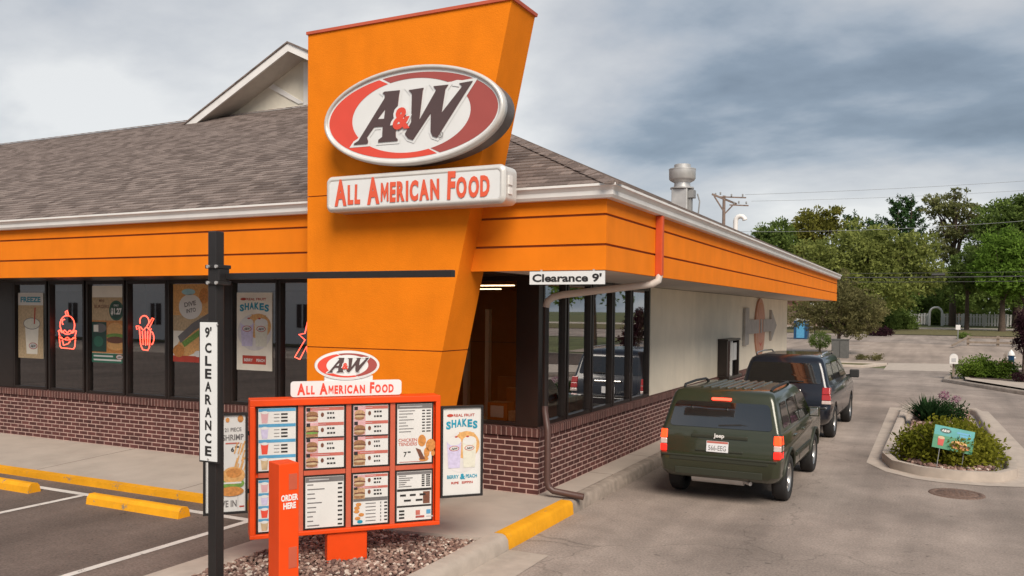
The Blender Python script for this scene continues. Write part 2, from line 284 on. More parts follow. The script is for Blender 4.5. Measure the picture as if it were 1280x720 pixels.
# ------------------------------------------------------------------ mesh builder
class Fr:
    def __init__(s, o, u, v, n=None):
        s.o = Vector(o); s.u = Vector(u).normalized(); s.v = Vector(v).normalized(); s.n = Vector(n).normalized() if n else s.u.cross(s.v).normalized()
    def __call__(s, a, b, h=0): return s.o+s.u*a+s.v*b+s.n*h
_tc = {}
def text_geo(t, bold=.02, spacing=1.0):
    k = (t, bold, spacing)
    if k in _tc: return _tc[k]
    cu = bpy.data.curves.new('tmp', 'FONT'); cu.body = t; cu.size = 1; cu.offset = bold; cu.space_character = spacing; cu.resolution_u = 3
    o = bpy.data.objects.new('tmp', cu); col.objects.link(o)
    dg = bpy.context.evaluated_depsgraph_get(); dg.update()
    me = o.evaluated_get(dg).to_mesh()
    vs = [(v.co.x, v.co.y) for v in me.vertices]; fs = [tuple(p.vertices) for p in me.polygons]
    o.evaluated_get(dg).to_mesh_clear(); bpy.data.objects.remove(o); bpy.data.curves.remove(cu)
    x0 = min(v[0] for v in vs); x1 = max(v[0] for v in vs); y0 = min(v[1] for v in vs); y1 = max(v[1] for v in vs)
    _tc[k] = (vs, fs, x0, x1, y0, y1); return _tc[k]
class MB:
    def __init__(s): s.v = []; s.f = []; s.m = []; s.mats = []; s.sm = []
    def mi(s, m):
        if isinstance(m, str): m = M[m]
        if m not in s.mats: s.mats.append(m)
        return s.mats.index(m)
    def add(s, vs, fs, m, smooth=False):
        b = len(s.v); s.v += [tuple(v) for v in vs]; i = s.mi(m)
        for f in fs: s.f.append(tuple(b+k for k in f)); s.m.append(i); s.sm.append(smooth)
    def hexa(s, p, m): s.add(p, [(0, 3, 2, 1), (4, 5, 6, 7), (0, 1, 5, 4), (1, 2, 6, 5), (2, 3, 7, 6), (3, 0, 4, 7)], m)
    def box(s, x0, x1, y0, y1, z0, z1, m): s.hexa([(x0, y0, z0), (x1, y0, z0), (x1, y1, z0), (x0, y1, z0), (x0, y0, z1), (x1, y0, z1), (x1, y1, z1), (x0, y1, z1)], m)
    def fbox(s, fr, a0, a1, b0, b1, h0, h1, m): s.hexa([fr(a0, b0, h0), fr(a1, b0, h0), fr(a1, b1, h0), fr(a0, b1, h0), fr(a0, b0, h1), fr(a1, b0, h1), fr(a1, b1, h1), fr(a0, b1, h1)], m)
    def quad(s, a, b, c, d, m): s.add([a, b, c, d], [(0, 1, 2, 3)], m)
    def rect(s, fr, a0, a1, b0, b1, m, h=0): s.quad(fr(a0, b0, h), fr(a1, b0, h), fr(a1, b1, h), fr(a0, b1, h), m)
    def poly(s, fr, pts, m, h=0, ext=0, holes=(), mside=None):
        loops = [[Vector((p[0], p[1], 0)) for p in pts]]+[[Vector((p[0], p[1], 0)) for p in hh] for hh in holes]
        tri = tessellate_polygon(loops); flat = [p for l in loops for p in l]
        fs = []
        for t in tri:
            a, b, c = (flat[i] for i in t)
            fs.append(t if (b-a).cross(c-a).z > 0 else t[::-1])
        s.add([fr(p.x, p.y, h+ext) for p in flat], fs, m)
        if ext:
            for l in loops:
                n = len(l); ar = sum(l[i].x*l[(i+1) % n].y-l[(i+1) % n].x*l[i].y for i in range(n))
                vs = [fr(p.x, p.y, h) for p in l]+[fr(p.x, p.y, h+ext) for p in l]
                s.add(vs, [((i, (i+1) % n, n+(i+1) % n, n+i) if ar > 0 else (i, n+i, n+(i+1) % n, (i+1) % n)) for i in range(n)], mside or m)
    def ell(s, fr, a, b, ra, rb, m, h=0, n=28, a0=0, a1=2*pi):
        pts = [fr(a+ra*cos(a0+(a1-a0)*i/n), b+rb*sin(a0+(a1-a0)*i/n), h) for i in range(n if a1-a0 > 6.2 else n+1)]
        s.add(pts, [tuple(range(len(pts)))], m)
    def ring(s, fr, a, b, ra, rb, ra2, rb2, m, h=0, n=40, a0=0, a1=2*pi):
        P = []
        for i in range(n+1):
            t = a0+(a1-a0)*i/n; P += [fr(a+ra*cos(t), b+rb*sin(t), h), fr(a+ra2*cos(t), b+rb2*sin(t), h)]
        s.add(P, [(2*i, 2*i+2, 2*i+3, 2*i+1) for i in range(n)], m)
    def text(s, fr, t, a, b, size, m, h=0, align='C', bold=.02, width=None, shear=0, ext=0, mside=None, rot=0, spacing=1.0):
        vs, fs, x0, x1, y0, y1 = text_geo(t, bold, spacing); sx = size if width is None else width/(x1-x0)
        off = {'C': (x0+x1)/2, 'L': x0, 'R': x1}[align]
        def tr(v):
            x = (v[0]-off)*sx+shear*v[1]*size; y = v[1]*size
            return (a+x*cos(rot)-y*sin(rot), b+x*sin(rot)+y*cos(rot))
        P = [tr(v) for v in vs]
        s.add([fr(p[0], p[1], h+ext) for p in P], fs, m)
        if ext:
            ed = {}
            for f in fs:
                for i in range(len(f)):
                    k = (f[i], f[(i+1) % len(f)])
                    if (k[1], k[0]) in ed: del ed[(k[1], k[0])]
                    else: ed[k] = 1
            V = [fr(p[0], p[1], h+ext) for p in P]+[fr(p[0], p[1], h) for p in P]; n = len(P)
            s.add(V, [(i+n, j+n, j, i) for i, j in ed], mside or m)
        return (x1-x0)*sx
    def tube(s, pts, r, m, seg=10, cap=True, smooth=True):
        pts = [Vector(p) for p in pts]; rs = r if isinstance(r, (list, tuple)) else [r]*len(pts)
        P = []; up = None
        for i, p in enumerate(pts):
            d = ((pts[min(i+1, len(pts)-1)]-p).normalized()+(p-pts[max(i-1, 0)]).normalized())
            d = d.normalized() if d.length > 1e-6 else (pts[-1]-pts[0]).normalized()
            if up is None: up = Vector((0, 0, 1)) if abs(d.z) < .9 else Vector((0, 1, 0))
            x = d.cross(up); x = x.normalized() if x.length > 1e-4 else Vector((1, 0, 0)); y = x.cross(d).normalized(); up = y
            for k in range(seg): t = 2*pi*k/seg; P.append(p+(x*cos(t)+y*sin(t))*rs[i])
        F = []
        for i in range(len(pts)-1):
            for k in range(seg): a = i*seg+k; b_ = i*seg+(k+1) % seg; F.append((a, b_, b_+seg, a+seg))
        s.add(P, F, m, smooth)
        if cap: s.add(P[:seg], [tuple(range(seg-1, -1, -1))], m); s.add(P[-seg:], [tuple(range(seg))], m)
    def bar(s, a, b, wx, wz, m):   # rectangular section between two points
        a = Vector(a); b = Vector(b); d = (b-a).normalized(); up = Vector((0, 0, 1)) if abs(d.z) < .9 else Vector((0, 1, 0))
        x = d.cross(up).normalized()*wx/2; y = x.cross(d).normalized()*wz/2
        s.hexa([a-x-y, a+x-y, a+x+y, a-x+y, b-x-y, b+x-y, b+x+y, b-x+y], m)
    def lathe(s, c, prof, m, seg=24, axis='z', smooth=True):   # prof (r, h)
        c = Vector(c); P = []
        for r, h in prof:
            for k in range(seg):
                t = 2*pi*k/seg
                P.append(c+(Vector((r*cos(t), r*sin(t), h)) if axis == 'z' else Vector((h, r*cos(t), r*sin(t)))))
        s.add(P, [(i*seg+k, i*seg+(k+1) % seg, (i+1)*seg+(k+1) % seg, (i+1)*seg+k) for i in range(len(prof)-1) for k in range(seg)], m, smooth)
    def build(s, name, parent=None, bevel=0, sharp=None, loc=None):
        off = Vector((0, 0, 0))
        if loc is not None: off = Vector(loc)
        pw = Vector((0, 0, 0)); p = parent
        while p is not None: pw += p.location; p = p.parent
        sh = off if parent is None else (pw+off)
        me = bpy.data.meshes.new(name); me.from_pydata([(x-sh.x, y-sh.y, z-sh.z) for x, y, z in s.v], [], s.f)
        for m in s.mats: me.materials.append(m)
        me.polygons.foreach_set('material_index', s.m); me.polygons.foreach_set('use_smooth', s.sm); me.update()
        if sharp:
            for p_ in me.polygons: p_.use_smooth = True
            me.set_sharp_from_angle(angle=radians(sharp))
        o = bpy.data.objects.new(name, me); col.objects.link(o); o.location = off
        if parent is not None: o.parent = parent
        if bevel:
            b = o.modifiers.new('bevel', 'BEVEL'); b.width = bevel; b.segments = 2; b.limit_method = 'ANGLE'
        return o
def tag(o, label=None, cat=None, group=None, kind=None):
    if label: o['label'] = label
    if cat: o['category'] = cat
    if group: o['group'] = group
    if kind: o['kind'] = kind
    return o
def empty(name, loc, label, cat, group=None):
    o = bpy.data.objects.new(name, None); col.objects.link(o); o.location = loc; o.empty_display_size = .2
    return tag(o, label, cat, group)
def struct(o): o['kind'] = 'structure'; return o
XZ = lambda o: Fr(o, (1, 0, 0), (0, 0, 1), (0, -1, 0))    # faces -Y
YZ = lambda o: Fr(o, (0, 1, 0), (0, 0, 1), (1, 0, 0))     # faces +X
GZ = Fr((0, 0, 0), (1, 0, 0), (0, 1, 0), (0, 0, 1))
def terr(y): return max(0, (y-50)*.0173)
def sheet(name, pts, z, m, rise=True, step=None, parent=None):
    mb = MB()
    mb.poly(GZ, pts, m, z)
    if rise: mb.v = [(x, y, zz+terr(y)) for x, y, zz in mb.v]
    return struct(mb.build(name, parent))
def rectp(x0, x1, y0, y1): return [(x0, y0), (x1, y0), (x1, y1), (x0, y1)]

# ------------------------------------------------------------------ ground and paving
mb = MB()
for (y0, y1) in ((-400, 50), (50, 160), (160, 900)):
    z0, z1 = min(terr(y0), terr(160)), min(terr(y1), terr(160))
    mb.quad((-700, y0, z0-.03), (700, y0, z0-.03), (700, y1, z1-.03), (-700, y1, z1-.03), 'ground')
struct(mb.build('ground'))
sheet('asphalt_lot', rectp(-75, 14, -32, 44.2), 0, 'asphalt')
sheet('parking_lot', [(-60, -14), (-6.9, -14), (-6.6, 4), (-6.62, 8.14), (-60, 8.14)], .004, 'asphalt_dark')
sheet('street', rectp(14, 90, 20, 33.5), .0, 'asphalt')
mb = MB()
def line(p, q, wd=.1):
    p = Vector((*p, 0)); q = Vector((*q, 0)); d = (q-p).normalized(); nrm = Vector((-d.y, d.x, 0))*wd/2
    a, b, c, e_ = p-nrm, q-nrm, q+nrm, p+nrm
    mb.quad(*[(v.x, v.y, .008) for v in (a, b, c, e_)], 'paintline')
for x in (-13.3, -10.36, -7.39): line((x, -2), (x, 7.70))
line((-30, 7.76), (-7.34, 7.76), .11)
struct(mb.build('parking_line'))

# front walk: grid following a gentle fall to the kerb on the left
def swz(x, y):
    k = min(1, max(0, (-6.4-x)/1.2)); t = min(1, max(0, (10.07-y)/1.8))
    return .165-.075*k*t
mb = MB()
xs = [-32, -22, -15, -9, -7.6, -7.2, -6.8, -6.4, -5.8, -5.2, -4.7, -4.26]; ys = [8.14, 8.29, 8.6, 9, 9.5, 10.12]
for i in range(len(xs)-1):
    for j in range(len(ys)-1):
        x0, x1, y0, y1 = xs[i], xs[i+1], ys[j], ys[j+1]
        q = [(x0, y0), (x1, y0), (x1, y1), (x0, y1)]
        mb.quad(*[(x, y, swz(x, y)) for x, y in q], 'yellow' if j == 0 and x1 < -6.9 else 'concrete')
    if xs[i+1] < -5.9:
        x0, x1 = xs[i], xs[i+1]
        mb.quad((x0, 8.14, -.01), (x1, 8.14, -.01), (x1, 8.14, swz(x1, 8.14)), (x0, 8.14, swz(x0, 8.14)), 'yellow' if x1 < -6.9 else 'kerb')
mb.poly(GZ, [(-6.45, 8.14), (-5.9, 8.14), (-5.9, 7.6), (-5.25, 7.72), (-4.26, 7.9), (-4.26, 8.14)][::-1] if False else [(-6.0, 8.0), (-5.25, 7.72), (-4.26, 7.9), (-4.26, 8.14), (-6.0, 8.14)], 'concrete', .165)
mb.quad((-6.0, 8.0, .02), (-5.25, 7.72, .02), (-5.25, 7.72, .165), (-6.0, 8.0, .165), 'concrete'); mb.quad((-5.25, 7.72, .02), (-4.26, 7.9, .02), (-4.26, 7.9, .165), (-5.25, 7.72, .165), 'concrete')
mb.quad((-4.64, 10.12, .165), (-4.26, 10.12, .165), (-4.26, 34, .165), (-4.64, 34, .165), 'concrete')
mb.quad((-4.64, 34, .165), (-4.26, 34, .165), (-4.26, 34, 0), (-4.64, 34, 0), 'concrete')
for x in (-12.2, -9.2, -6.3): mb.hexa([(x, 8.3, swz(x, 8.3)-.02), (x+.012, 8.3, swz(x, 8.3)-.02), (x+.012, 10.07, .16), (x, 10.07, .16), (x, 8.3, swz(x, 8.3)+.0015), (x+.012, 8.3, swz(x, 8.3)+.0015), (x+.012, 10.07, .1665), (x, 10.07, .1665)], 'joint')
mb.box(-4.64, -4.26, 10.10, 10.112, .15, .1664, 'joint')
for y in (11.9, 13.7, 15.5, 17.3, 19.1, 21, 23, 25, 27): mb.box(-4.636, -4.26, y, y+.012, .15, .1664, 'joint')
struct(mb.build('sidewalk'))
def kerbrun(name, m, pts, wd=.17, h=.165, r=.035, close=False):
    """pts: outer base line; kerb lies to the left of travel"""
    mb = MB(); P = [Vector((*p, 0)) for p in pts]; n = len(P); rings = []
    for i in range(n):
        a = P[(i-1) % n] if close or i > 0 else None; b = P[(i+1) % n] if close or i < n-1 else None
        d1 = (P[i]-a).normalized() if a is not None else None; d2 = (b-P[i]).normalized() if b is not None else None
        if d1 is None: d1 = d2
        if d2 is None: d2 = d1
        nn = (Vector((-d1.y, d1.x, 0))+Vector((-d2.y, d2.x, 0))); nn = nn/(1+d1.dot(d2)) if nn.length > .1 else nn
        rings.append([P[i]+nn*o+Vector((0, 0, z)) for o, z in ((0, -.02), (.012, h-r), (.02+r*.4, h-r*.25), (.02+r, h), (wd-.01, h), (wd, -.02))])
    V = [v for q in rings for v in q]; k = 6
    mb.add(V, [(i*k+j, ((i+1) % n)*k+j, ((i+1) % n)*k+j+1, i*k+j+1) for i in range(n if close else n-1) for j in range(k-1)], m)
    if not close: mb.add(rings[0], [tuple(range(k))], m); mb.add(rings[-1], [tuple(range(k-1, -1, -1))], m)
    return struct(mb.build(name, sharp=50))
kerbrun('yellow_kerb', 'yellow', [(-4.075, 8.13), (-4.085, 9.97)], .185, .170)
kerbrun('lane_kerb', 'kerbold', [(-4.085, 9.972), (-4.09, 34)], .175, .167)
kerbrun('bed_kerb', 'kerb', [(-4.04, 3.2), (-4.05, 6.8), (-4.075, 8.128)], .215, .168, .06)
kerbrun('bed_kerb', 'kerb', [(-6.0, 8.1), (-6.02, 6.0), (-5.9, 3.2)][::-1], .42, .125, .03) if False else None
mb = MB(); mb.hexa([(-6.62, 3.4, -.01), (-6.02, 3.4, -.01), (-6.08, 8.13, -.01), (-6.62, 8.13, -.01), (-6.5, 3.4, .11), (-6.02, 3.4, .125), (-6.08, 8.13, .125), (-6.46, 8.13, .11)], 'kerb')
struct(mb.build('concrete_edging', bevel=.02))
sheet('gutter_pan', [(-4.05, 3.0), (-3.58, 3.0), (-3.61, 8.13), (-4.07, 8.13)], .006, 'kerb')
# wheel stops
def wheelstop(x0, x1, y, label):
    mb = MB(); yy0, yy1 = y, y+.19
    prof = [(yy0, .0), (yy0+.015, .09), (yy0+.05, .135), (yy1-.05, .135), (yy1-.015, .09), (yy1, 0)]
    n = len(prof); V = []
    for x, ins in ((x0, 0), (x0, .04), (x1, .04), (x1, 0)):
        for (a, z) in prof: V.append((x+(.0 if ins == 0 else 0), a, z))
    V = [(x0, a, z) for a, z in prof]+[(x1, a, z) for a, z in prof]
    mb.add(V, [(i, i+n, i+n+1, i+1) for i in range(n-1)], 'yellow'); mb.add(V[:n], [tuple(range(n))], 'yellow'); mb.add(V[n:], [tuple(range(n-1, -1, -1))], 'yellow')
    o = mb.build('wheel_stop', bevel=.02, loc=((x0+x1)/2, y, 0))
    return tag(o, label, 'wheel stop', 'yellow wheel stops in the parking bays')
wheelstop(-9.87, -8.2, 7.385, 'whole yellow concrete wheel stop in the bay beside the menu board')
wheelstop(-12.75, -11.1, 7.42, 'yellow concrete wheel stop cut off by the left edge of the photo')

# gravel
def gravel(name, pts, z, cell, rmin, rmax, keep=None):
    mb = MB()
    ico = bmesh.new(); bmesh.ops.create_icosphere(ico, subdivisions=1, radius=1); iv = [v.co.copy() for v in ico.verts]; idx = {v: i for i, v in enumerate(ico.verts)}; fc = [tuple(idx[v] for v in f_.verts) for f_ in ico.faces]; ico.free()
    xs_ = [p[0] for p in pts]; ys_ = [p[1] for p in pts]
    def inside(x, y):
        c = False; j = len(pts)-1
        for i in range(len(pts)):
            if (pts[i][1] > y) != (pts[j][1] > y) and x < (pts[j][0]-pts[i][0])*(y-pts[i][1])/(pts[j][1]-pts[i][1])+pts[i][0]: c = not c
            j = i
        return c
    y = min(ys_)
    while y < max(ys_):
        x = min(xs_)
        while x < max(xs_):
            px, py = x+random.uniform(-.6, .6)*cell, y+random.uniform(-.6, .6)*cell
            if inside(px, py) and (keep is None or keep(px, py)):
                r = random.uniform(rmin, rmax)*(1.35 if random.random() < .08 else 1); sx, sy, sz = r*random.uniform(.7, 1.3), r*random.uniform(.7, 1.3), r*random.uniform(.5, .8)
                a = random.random()*6.28; ti = random.uniform(-.5, .5); jit = [random.uniform(.75, 1.2) for _ in iv]; pz = z+random.uniform(0, .35)*r
                V = []
                for v, k in zip(iv, jit):
                    X, Y, Z = v.x*sx*k, v.y*sy*k, v.z*sz*k; X, Z = X*cos(ti)-Z*sin(ti), X*sin(ti)+Z*cos(ti)
                    V.append((px+X*cos(a)-Y*sin(a), py+X*sin(a)+Y*cos(a), pz+Z))
                mb.add(V, fc, random.choices(STONES, (5, 4, 4, 2.2, 4))[0])
            x += cell
        y += cell
    return tag(mb.build(name), kind='stuff')
bedpts = [(-6.03, 4.6), (-4.24, 4.6), (-4.24, 7.9), (-5.25, 7.72), (-6.05, 8.02)]
sheet('gravel_bed', bedpts, .10, 'soil', False)
tag(gravel('gravel', bedpts, .125, .034, .014, .026), 'brown and grey pebbles filling the bed under the menu board', 'gravel')

# ------------------------------------------------------------------ the restaurant
BX, BY = -4.637, 10.07            # wall corner
FX, FY = -3.194, 8.627            # fascia corner
YE, WE = 31.88, 30.6              # far ends of fascia and wall
b = empty('restaurant', (-12, 18, 0), 'orange and brick fast food restaurant with brown hip roof and slanted sign tower', 'restaurant')
mb = MB(); mb.box(-32, BX, BY, BY+.25, 0, .925, 'brick'); mb.box(BX-.25, BX, BY+.25, WE, 0, .925, 'brick')
mb.box(-32, BX+.03, BY-.03, BY+.27, .925, 1.035, 'brickcap'); mb.box(BX-.25, BX+.03, BY+.27, WE+.0, .925, 1.035, 'brickcap')
mb.box(-32, BX-.0, BY+.02, BY+.2, 1.035, 1.055, 'sill'); mb.box(BX-.2, BX-.01, BY+.2, WE, 1.035, 1.055, 'sill')
mb.build('brick_wall', b)
mb = MB(); mb.box(BX-.26, BX-.03, 14.95, WE, 1.055, 3.02, 'cream'); mb.box(-32, BX-.26, WE-.25, WE, 0, 3.02, 'cream'); mb.box(-32.2, -32, BY, WE, 0, 3.02, 'cream')
mb.build('cream_wall', b)
# fascia: three boards with recessed grooves over a dark backing
mb = MB()
Z = [3.024, 3.283, 3.309, 3.606, 3.632, 3.86]
for i in (0, 2, 4):
    z0, z1 = Z[i], Z[i+1]
    mb.box(-32, FX, FY, FY+.05, z0, z1, 'orange_board'); mb.box(FX-.05, FX, FY+.05, YE, z0, z1, 'orange_board')
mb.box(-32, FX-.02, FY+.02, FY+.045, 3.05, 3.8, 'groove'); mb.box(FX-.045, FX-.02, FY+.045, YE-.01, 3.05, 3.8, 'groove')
mb.box(-30, FX-.05, YE-.05, YE, 3.024, 3.85, 'orange_board')
mb.build('fascia', b)
mb = MB(); mb.box(-32, BX-.02, FY+.05, BY+.3, 3.03, 3.06, 'bronze'); mb.box(BX-.02, FX-.05, FY+.05, BY+.3, 3.03, 3.06, 'soffit'); mb.box(BX-.3, FX-.05, BY+.3, YE-.05, 3.03, 3.06, 'soffit'); mb.box(-30, BX-.3, WE-.3, YE-.05, 3.03, 3.06, 'soffit')
mb.build('soffit', b)
# gutter (mitred, moulded profile)
def gutter(pts_front_x0, x1, corner):
    mb = MB(); prof = [(0, 3.785), (.085, 3.785), (.105, 3.815), (.108, 3.86), (.135, 3.895), (.15, 3.905), (.15, 3.93), (.135, 3.93), (.13, 3.91), (0, 3.905)]
    rings = [[(pts_front_x0, FY-o, z) for o, z in prof]]
    if corner: rings += [[(FX+o, FY-o, z) for o, z in prof], [(FX+o, YE+.1, z) for o, z in prof]]
    else: rings += [[(x1, FY-o, z) for o, z in prof]]
    k = len(prof); V = [v for r in rings for v in r]
    mb.add(V, [(i*k+j, i*k+j+1, (i+1)*k+j+1, (i+1)*k+j) for i in range(len(rings)-1) for j in range(k-1)], 'white')
    mb.add(rings[-1], [tuple(range(k))], 'white')
    return mb.build('gutter', b)
gutter(-32, -7.03, False); gutter(-4.75, 0, True)
# roof
S = .4633; ZE = 3.93; YR = 15.9
EX, EY = FX+.145, FY-.145
mb = MB(); rows = 125; dz = (YR-EY)*S/rows; row_h = .0595
nrow = int((YR-EY)*S/row_h)
def zrow(i): return ZE+row_h*i
for i in range(nrow):
    t0 = row_h*i/S; t1 = row_h*(i+1)/S; th = .013
    y0, y1 = EY+t0, EY+t1; z0, z1 = ZE+row_h*i, ZE+row_h*(i+1)
    x0, x1 = EX-t0, EX-t1
    mb.quad((-40, y0, z0+th), (x0, y0, z0+th), (x1, y1, z1+.001), (-40, y1, z1+.001), 'shingle'); mb.quad((-40, y0, z0-.005), (x0, y0, z0-.005), (x0, y0, z0+th), (-40, y0, z0+th), 'shingle')
    ye = YE+.15-t0 
    mb.quad((x0, y0, z0+th), (x0, YE+.12, z0+th), (x1, YE+.12, z1+.001), (x1, y1, z1+.001), 'shingle'); mb.quad((x0, y0, z0-.005), (x0, YE+.12, z0-.005), (x0, YE+.12, z0+th), (x0, y0, z0+th), 'shingle')
zr = ZE+row_h*nrow; yr = EY+row_h*nrow/S; xr = EX-row_h*nrow/S
mb.quad((-40, yr, zr), (xr, yr, zr), (xr, YE+.12, zr-.02), (-40, YE+.12, zr-.02), 'shingle')
# hip and ridge caps
nh = 46
for i in range(nh):
    t0 = (yr-EY)*i/nh; t1 = (yr-EY)*(i+1.15)/nh
    a = Vector((EX-t0, EY+t0, ZE+t0*S+.03)); c = Vector((EX-t1, EY+t1, ZE+t1*S+.018))
    n_ = Vector((1, 1, 0)).normalized()*.13
    mb.quad(a-n_+Vector((0, 0, -.045)), a, c, c-n_+Vector((0, 0, -.045)), 'shingle'); mb.quad(a, a+n_+Vector((0, 0, -.045)), c+n_+Vector((0, 0, -.045)), c, 'shingle')
    mb.add([a-n_+Vector((0, 0, -.045)), a+n_+Vector((0, 0, -.045)), a], [(0, 1, 2)], 'shingle')
for i in range(80):
    x = -33+.28*i
    if x > xr-.2: break
    mb.quad((x, yr-.14, zr-.03), (x+.29, yr-.14, zr-.035), (x+.29, yr, zr+.028), (x, yr, zr+.035), 'shingle')
roof = mb.build('roof', b)
# gable dormer over the ridge
gx, gz, gy0, gy1 = -13.47, 8.70, 15.3, 15.95; gs = .48; hw = 3.36
def gslab(mb, sgn, off0, off1, y0, y1, m, hw_=hw):
    a = (gx, gz-off0); c = (gx+sgn*hw_, gz-gs*hw_-off0)
    mb.hexa([(a[0], y0, a[1]-(off1-off0)), (c[0], y0, c[1]-(off1-off0)), (c[0], y1, c[1]-(off1-off0)), (a[0], y1, a[1]-(off1-off0)), (a[0], y0, a[1]), (c[0], y0, c[1]), (c[0], y1, c[1]), (a[0], y1, a[1])], m)
mb = MB(); wx = hw-.55
mb.poly(XZ((0, gy1, 0)), [(gx-hw+.2, 7.0), (gx+hw-.2, 7.0), (gx+hw-.2, gz-gs*(hw-.2)-.15), (gx, gz-.15), (gx-hw+.2, gz-gs*(hw-.2)-.15)], 'gablewall')
fr = XZ((0, gy1, 0))
mb.fbox(fr, gx-2.6, gx+2.6, zr+.02, zr+.07, 0, .03, 'white')
mb.fbox(fr, gx-.07, gx+.07, zr+.07, gz-.3, 0, .03, 'white')
for sgn in (-1, 1): mb.poly(fr, [(gx+sgn*.05, zr+.12), (gx+sgn*.22, zr+.12), (gx+sgn*1.15, gz-gs*1.15-.23), (gx+sgn*1.0, gz-gs*1.0-.23)], 'white', 0, .03)
gd = mb.build('gable', b)
mb = MB()
for sgn in (-1, 1):
    gslab(mb, sgn, .032, .215, gy0, gy0+.04, 'white'); gslab(mb, sgn, .16, .19, gy0+.04, gy1+.3, 'soffit')
mb.build('rake_board', gd)
mb = MB()
for sgn in (-1, 1): gslab(mb, sgn, -.004, .03, gy0-.03, gy1+10, 'shingle', hw+.05)
mb.build('gable_roof', gd)
# sign tower: slanted slab in three lifts with joints
def px(z): return -4.854+(z-3.024)*.2209
PY0, PY1, PX0 = 8.34, 8.93, -7.022
mb = MB(); lifts = [(.12, 2.095), (2.108, 3.955), (3.968, 5.95)]
for z0, z1 in lifts:
    mb.hexa([(PX0, PY0, z0), (px(z0), PY0, z0), (px(z0), PY1, z0), (PX0, PY1, z0), (PX0, PY0, z1), (px(z1), PY0, z1), (px(z1), PY1, z1), (PX0, PY1, z1)], 'orange')
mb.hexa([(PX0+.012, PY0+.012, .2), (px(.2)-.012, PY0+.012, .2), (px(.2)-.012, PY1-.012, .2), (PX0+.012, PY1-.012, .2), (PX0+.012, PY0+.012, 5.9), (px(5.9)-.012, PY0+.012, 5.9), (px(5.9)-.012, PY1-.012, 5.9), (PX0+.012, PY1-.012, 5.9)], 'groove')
tw = mb.build('sign_tower', b)
mb = MB(); mb.hexa([(PX0-.015, PY0-.02, 5.95), (px(5.95)+.02, PY0-.02, 5.95), (px(5.95)+.02, PY1+.02, 5.95), (PX0-.015, PY1+.02, 5.95), (PX0-.015, PY0-.02, 5.985), (px(5.985)+.02, PY0-.02, 5.985), (px(5.985)+.02, PY1+.02, 5.985), (PX0-.015, PY1+.02, 5.985)], 'redorange2')
mb.build('coping', tw)
# windows: each bay its own frame and pane
def bay_front(x0, x1, z0=1.055, z1=3.03, th=.045):
    mb = MB(); y0, y1 = BY+.005, BY+.12
    mb.box(x0-th, x0, y0, y1, z0, z1, 'bronze'); mb.box(x1, x1+th, y0, y1, z0, z1, 'bronze')
    mb.box(x0, x1, y0+.004, y1, z0, z0+.04, 'bronze'); mb.box(x0, x1, y0+.004, y1, z1-.06, z1, 'bronze')
    f_ = mb.build('window', b)
    mb = MB(); mb.quad((x0-.01, BY+.06, z0+.02), (x1+.01, BY+.06, z0+.02), (x1+.01, BY+.06, z1-.03), (x0-.01, BY+.06, z1-.03), 'glass'); mb.build('pane', f_)
fx = [(-15.43, -14.56), (-14.42, -13.54), (-13.40, -12.51), (-12.38, -11.49), (-11.385, -10.46), (-9.985, -9.105), (-9.0, -8.10), (-7.99, -7.1), (-6.98, -6.1), (-5.98, -4.975)]
for a, c in fx: bay_front(a, c)
for x0, x1, y0, y1 in ((-10.415, -10.03, BY+.002, BY+.14), (-4.93, BX-.012, BY+.004, BY+.2), (-16.2, -15.476, BY+.002, BY+.14), (-32, -16.202, BY+.03, BY+.14), (BX-.15, BX-.01, BY+.2, 10.21)):
    mb = MB(); mb.box(x0, x1, y0, y1, 1.055, 3.03, 'bronze'); mb.build('window_pier', b)
def bay_side(y0, y1, z0=1.055, z1=3.03, th=.05):
    mb = MB(); x0, x1 = BX-.12, BX-.005
    mb.box(x0, x1, y0-th, y0, z0, z1, 'bronze'); mb.box(x0, x1, y1, y1+th, z0, z1, 'bronze'); mb.box(x0, x1-.004, y0, y1, z0, z0+.05, 'bronze'); mb.box(x0, x1-.004, y0, y1, z1-.08, z1, 'bronze')
    f_ = mb.build('window', b)
    mb = MB(); mb.quad((BX-.055, y0-.01, z0+.02), (BX-.055, y1+.01, z0+.02), (BX-.055, y1+.01, z1-.03), (BX-.055, y0-.01, z1-.03), 'glass_side'); mb.build('pane', f_)
for a, c in ((10.262, 10.94), (11.09, 11.90), (12.04, 12.85), (12.99, 13.75), (13.90, 14.80)): bay_side(a, c)
# interior
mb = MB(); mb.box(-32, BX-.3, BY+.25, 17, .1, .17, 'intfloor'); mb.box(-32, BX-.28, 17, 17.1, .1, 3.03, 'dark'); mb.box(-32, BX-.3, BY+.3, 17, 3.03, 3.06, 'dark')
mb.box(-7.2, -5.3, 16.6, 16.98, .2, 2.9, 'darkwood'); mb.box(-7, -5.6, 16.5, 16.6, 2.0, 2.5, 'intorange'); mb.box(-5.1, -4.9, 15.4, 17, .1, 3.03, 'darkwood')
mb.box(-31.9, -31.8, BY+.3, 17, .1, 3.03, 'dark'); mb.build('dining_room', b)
for x, y in ((-7.2, 13.4), (-8.6, 15.6)): mb = MB(); mb.box(x-.5, x+.5, y, y+.09, 3.012, 3.028, 'lampw'); mb.build('ceiling_light', b)
